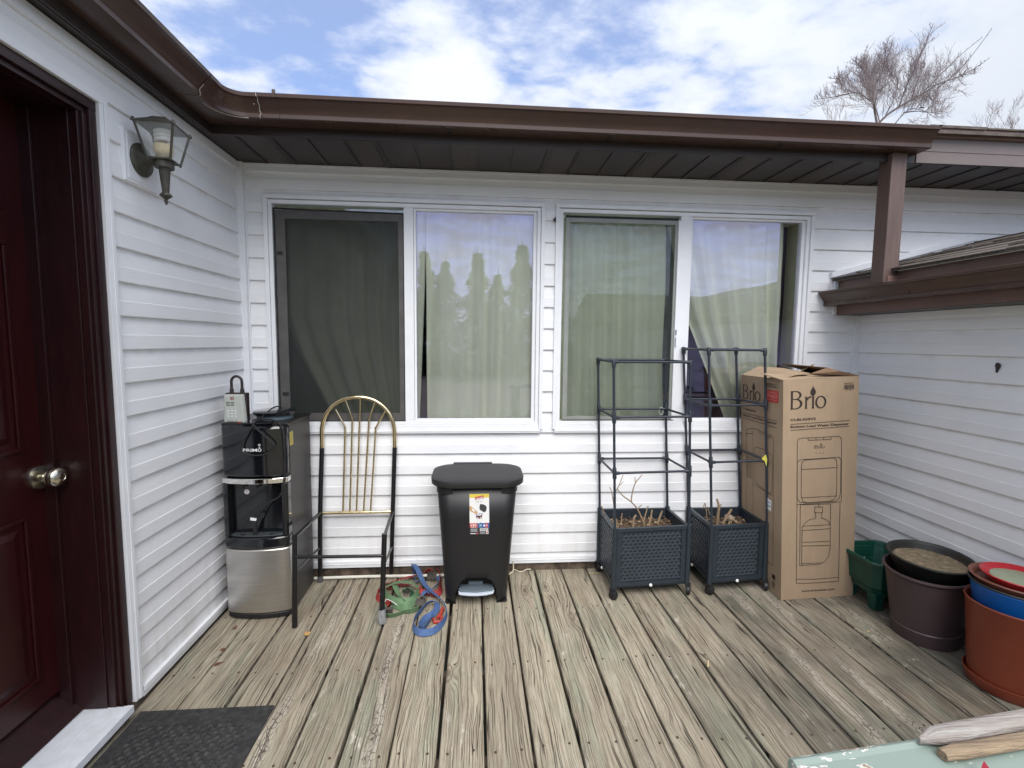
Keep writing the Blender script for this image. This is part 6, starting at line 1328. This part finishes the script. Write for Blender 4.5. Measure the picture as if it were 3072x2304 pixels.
# ------------------------------------------------------------------ bare trees behind the roof, birds
BARK = mat('grey_bark', (.14, .115, .115), .9, noise=.25, nscale=20)
TWIG = mat('mauve_twigs', (.25, .205, .215), .9, noise=.2, nscale=10)
LIMBS = [[(12.57, 8.26), (12.41, 8.85), (12.34, 9.28), (12.38, 9.39), (12.55, 9.71), (12.65, 10.02), (12.8, 10.43), (12.89, 10.82)], [(12.34, 9.28), (12.27, 9.56), (12.09, 9.83), (11.91, 10.15), (11.98, 10.52)], [(12.32, 8.94), (11.96, 9.12), (11.58, 9.18), (11.32, 9.31), (11.12, 9.5), (11.06, 9.83)], [(11.58, 9.15), (11.2, 9.15), (10.86, 9.2)], [(12.6, 8.29), (12.83, 8.56), (13.26, 8.84), (13.65, 9.06), (14.02, 9.3), (14.49, 9.44), (14.95, 9.69), (15.16, 9.87)], [(13.26, 8.84), (13.25, 9.32), (13.29, 9.75), (13.33, 10.23), (13.36, 10.74)], [(13.65, 9.06), (13.81, 9.46), (13.97, 9.78), (14.17, 10.13), (14.26, 10.7)], [(14.02, 9.3), (14.3, 9.71), (14.65, 10.16), (14.97, 10.49)], [(13.14, 8.29), (13.43, 8.67), (13.76, 8.63), (13.97, 8.41)], [(13.43, 8.67), (14.22, 8.88), (14.86, 9.0), (15.33, 9.13)], [(14.18, 9.28), (14.83, 9.28), (15.42, 9.54)], [(12.48, 8.57), (12.15, 8.7), (11.92, 8.8), (11.68, 8.68)], [(12.67, 8.27), (12.65, 8.87), (12.58, 9.29), (12.74, 9.64), (13.03, 10.02), (13.43, 10.52)], [(12.27, 9.56), (12.34, 9.9), (12.24, 10.39)], [(12.09, 9.83), (11.83, 10.01), (11.7, 10.11)], [(12.65, 10.02), (12.58, 10.41), (12.57, 10.75)], [(11.32, 9.31), (11.36, 9.65), (11.22, 9.78)], [(14.49, 9.44), (14.77, 9.85), (15.02, 10.6)], [(12.83, 8.56), (12.98, 9.02), (12.98, 9.42)]]
def bare_tree(label, limbs, trunk, y, seed, r0=.055, dens=1.0, spread=1.3, tw=.011, env=None):
    root = thing('bare_tree', label, 'tree', (trunk[0][0], y, -.6), 'leafless trees behind the roof')
    r_ = random.Random(seed); tb = MB(); cb_ = MB()
    tb.tube(smooth([Vector((x, y, z)) for x, z in trunk], 4), [.16-(.16-.065)*i/((len(trunk)-1)*4) for i in range((len(trunk)-1)*4+1)], 10)
    tb.build('trunk', BARK, root, smooth=60)
    def twig(p, d_, l_, r, lev):
        if env:
            for _k in range(5):
                e = p+d_*l_*1.25
                if e.z < env[2]-.55*r_.random()-env[3]*((e.x-env[0])/env[1])**2 and abs(e.x-env[0]) < env[1]: break
                l_ *= .62
        n = 4; P = [p]; dd = d_.copy()
        for i in range(n):
            dd = (dd+Vector((r_.uniform(-.22, .22), r_.uniform(-.22, .22), r_.uniform(-.05, .22)))).normalized(); P.append(P[-1]+dd*l_/n)
        cb_.tube(P, [r*(1-.7*i/n) for i in range(n+1)], 4, m=1 if lev else 0, cap=False)
        if lev < 3:
            for i in range(1, n+1):
                for _ in range(2 if r_.random() < .55*dens else 1):
                    if r_.random() < .85:
                        a = r_.uniform(.35, .8)*(1 if r_.random() < .5 else -1); q = Vector((dd.x*math.cos(a)-dd.z*math.sin(a), dd.y+r_.uniform(-.5, .5), dd.x*math.sin(a)+dd.z*math.cos(a)+.25)).normalized()
                        twig(P[i], q, l_*r_.uniform(.42, .66), max(r*.62, .0034), lev+1)
    for li, L_ in enumerate(limbs):
        dep = 0 if li in (0,) else r_.uniform(-spread, spread)
        P = [Vector((x, y+dep*(i/(len(L_)-1))*(.3 if li < 3 else .8), z)) for i, (x, z) in enumerate(L_)]; P = smooth(P, 4); k = len(P)
        ra = r0*.62 if li in (0, 4) else r0*.34
        cb_.tube(P, [max(tw*.6, ra*(1-.85*i/(k-1))) for i in range(k)], 6)
        for i in range(2, k, 1):
            for _q in range(2 if dens > 1 else 1):
                d_ = (P[i]-P[i-1]).normalized(); a = r_.uniform(.4, 1.0)*(1 if r_.random() < .5 else -1)
                q = Vector((d_.x*math.cos(a)-d_.z*math.sin(a), r_.uniform(-.6, .6), d_.x*math.sin(a)+d_.z*math.cos(a)+.2)).normalized(); twig(P[i], q, r_.uniform(.45, .95)*(1-.35*i/k), tw*.50, 1)
    cb_.build('crown', [BARK, TWIG], root)
    return root
bare_tree('large leafless tree rising behind the roof at the right', LIMBS, [(12.75, -.6), (12.70, 3), (12.62, 6), (12.58, 8.3)], 12, 3, dens=1.1, env=(13.15, 2.45, 10.95, 1.5))
bare_tree('low leafless treetop peeping over the roof at the far right', [[(21.0, 8.6), (20.75, 9.6), (20.8, 10.3), (20.92, 10.84)], [(21.1, 8.8), (21.3, 9.8), (21.55, 10.49), (21.84, 10.95)], [(21.2, 9.2), (21.8, 9.8), (22.0, 10.35)]], [(21.0, -.6), (21.0, 4), (21.0, 8.8)], 16, 8, r0=.03, dens=.9, spread=.5)
bare_tree('tiny leafless twig tops left of the large leafless tree', [[(14.1, 9.0), (13.9, 9.9), (13.86, 10.65)], [(14.1, 9.2), (14.4, 10.0), (14.4, 10.5)]], [(14.1, -.6), (14.1, 4), (14.1, 9.1)], 16, 5, r0=.02, dens=.7, spread=.3)
BIRD = mat('dark_bird_feathers', (.020, .020, .026), .7)
def bird(label, p, s, fly, ang):
    m = MB(); m.T = Matrix.Translation(p) @ Matrix.Rotation(ang, 4, 'Z') @ Matrix.Scale(s, 4)
    m.lathe([(0, -.5), (.06, -.42), (.13, -.2), (.15, 0), (.12, .2), (.08, .33), (.10, .42), (.06, .52), (.015, .58), (0, .66)], n=10)
    m.v = [m.T @ Vector(((m.T.inverted() @ v).z, (m.T.inverted() @ v).y, (m.T.inverted() @ v).x)) for v in m.v]
    m.add([(-.42, -.05, 0), (-.42, .05, 0), (-.85, .12, .02), (-.85, -.12, .02)], [(0, 1, 2, 3)])
    if fly:
        m.add([(-.15, .08, .05), (.2, .08, .05), (.12, .25, .75), (-.05, .35, 1.0), (-.22, .2, .5)], [(0, 1, 2, 3, 4)]); m.add([(-.15, -.08, .05), (.2, -.08, .05), (.0, -.45, .62), (-.15, -.55, .72), (-.25, -.3, .4)], [(0, 1, 2, 3, 4)])
    else:
        m.add([(-.3, .13, .02), (.15, .15, .06), (.05, .16, -.06), (-.45, .10, -.05)], [(0, 1, 2, 3)])
    return tag(m.build('bird', BIRD, smooth=60), label, 'bird', 'birds at the leafless tree')
bird('dark bird flying with raised wings right of the leafless tree', (15.288, 12, 9.86), .20, True, .5)
bird('dark bird perched near the trunk of the large leafless tree', (12.46, 11.9, 9.24), .19, False, .2)
bird('dark bird perched high in the right half of the leafless tree', (14.336, 12, 9.52), .13, False, 2.5)
bird('dark bird perched low in the right half of the leafless tree', (13.92, 11.9, 8.79), .15, False, 2.8)

# ------------------------------------------------------------------ what the window glass mirrors, beyond the deck behind the camera
NEED = mat('conifer_needles', (.085, .115, .050), .9, noise=.5, nscale=1.2)
def conifer(label, x, y, h, w, seed):
    root = thing('conifer', label, 'tree', (x, y, -.6), 'conifers mirrored in the window glass')
    m = MB(); m.tube([(x, y, -.6), (x, y, h*.97)], [.16, .02], 6); m.build('trunk', BARK, root)
    r_ = random.Random(seed); m = MB(); n = int(950*h)
    for k in range(n):
        t = r_.random()**.9; z = h*.02+h*.98*t; a = r_.uniform(0, 6.283); rad = w*(1-t)**1.05*(.15+.85*r_.random()**.7)*(.62+.38*math.sin(z*4.3+seed+1.5*math.sin(a*2+z)))
        c = Vector((x+rad*math.cos(a), y+rad*math.sin(a), z-.6-rad*.25)); s = r_.uniform(.07, .24)
        d1 = Vector((math.cos(a), math.sin(a), -.25))*s*1.5; d2 = Vector((-math.sin(a), math.cos(a), r_.uniform(-.4, .4)))*s*.6
        m.add([c-d2, c+d1*.5-d2*.3+Vector((0, 0, .04)), c+d1, c+d2], [(0, 1, 2, 3)])
    m.build('crown', NEED, root)
r_ = random.Random(21)
cz = [(-9.5, -26, 7.2, 1.9), (-7.6, -27, 8.6, 1.8), (-6.0, -26, 7.4, 1.7), (-4.6, -27.5, 8.9, 1.8), (-3.1, -26, 8.3, 1.6), (-1.7, -27, 9.2, 1.9), (-.2, -26, 7.8, 1.7), (1.4, -28, 7.9, 1.9), (3.0, -27, 8.8, 1.8), (4.8, -27, 7.2, 1.9), (7.2, -28, 5.2, 2.0), (-12, -27, 8.2, 2.2), (-14.5, -28, 8.8, 2.2)]
ORD = ['first', 'second', 'third', 'fourth', 'fifth', 'sixth', 'seventh', 'eighth', 'ninth', 'tenth', 'eleventh', 'twelfth', 'thirteenth']
cz = [(x+r_.uniform(-.4, .4), y+r_.uniform(-1, 1), h*r_.uniform(.86, 1.06), w) for x, y, h, w in cz]
for i, (x, y, h, w) in enumerate(sorted(cz)): conifer(ORD[i]+' conifer from the left in the row mirrored by the window glass', x, y, h*.87, w*1.9, i+1)
nh = thing('neighbour_house', 'pale neighbouring house with a low roof mirrored in the rightmost window panes', 'house', (13, -20, -.6))
m = MB(); m.box(6, -24, -.6, 20, -17, 2.2); m.build('wall', mat('pale_stucco', (.50, .49, .46), .9, noise=.1, nscale=1), nh)
m = MB(); m.prism([(-24.5, 2.2), (-16.5, 2.2), (-20.5, 3.7)], 'x', 5.5, 20.5); m.build('roof', mat('neighbour_roof', (.15, .12, .10), .9, noise=.2, nscale=2), nh)
tk = thing('parked_pickup', 'pale pickup truck mirrored low in the left window glass', 'pickup truck', (-4.5, -15, -.6))
TP = mat('pale_blue_car_paint', (.48, .52, .58), .25, coat=.6, noise=.04)
m = MB(); m.prism([(-7.1, -.05), (-7.1, .42), (-5.3, .46), (-4.9, .48), (-2.4, .52), (-2.2, .45), (-2.15, -.05)], 'y', -15.9, -14.1); m.build('body', TP, tk, bevel=.06)
m = MB(); m.prism([(-5.6, .46), (-5.0, 1.05), (-3.9, 1.08), (-3.7, .5)], 'y', -15.8, -14.2); m.build('cab', TP, tk, bevel=.05)
m = MB(); m.box(-5.0, -14.199, .56, -4.0, -14.19, .98); m.build('side_window', GLOSS, tk)
for x in (-6.3, -3.2):
    m = MB(); m.T = Matrix.Translation((x, -14.2, -.24)) @ Matrix.Rotation(R(90), 4, 'X'); m.lathe([(0, -.1), (.30, -.1), (.36, -.06), (.36, .06), (.30, .1), (0, .1)], n=20); m.build('wheel', RUB, tk)
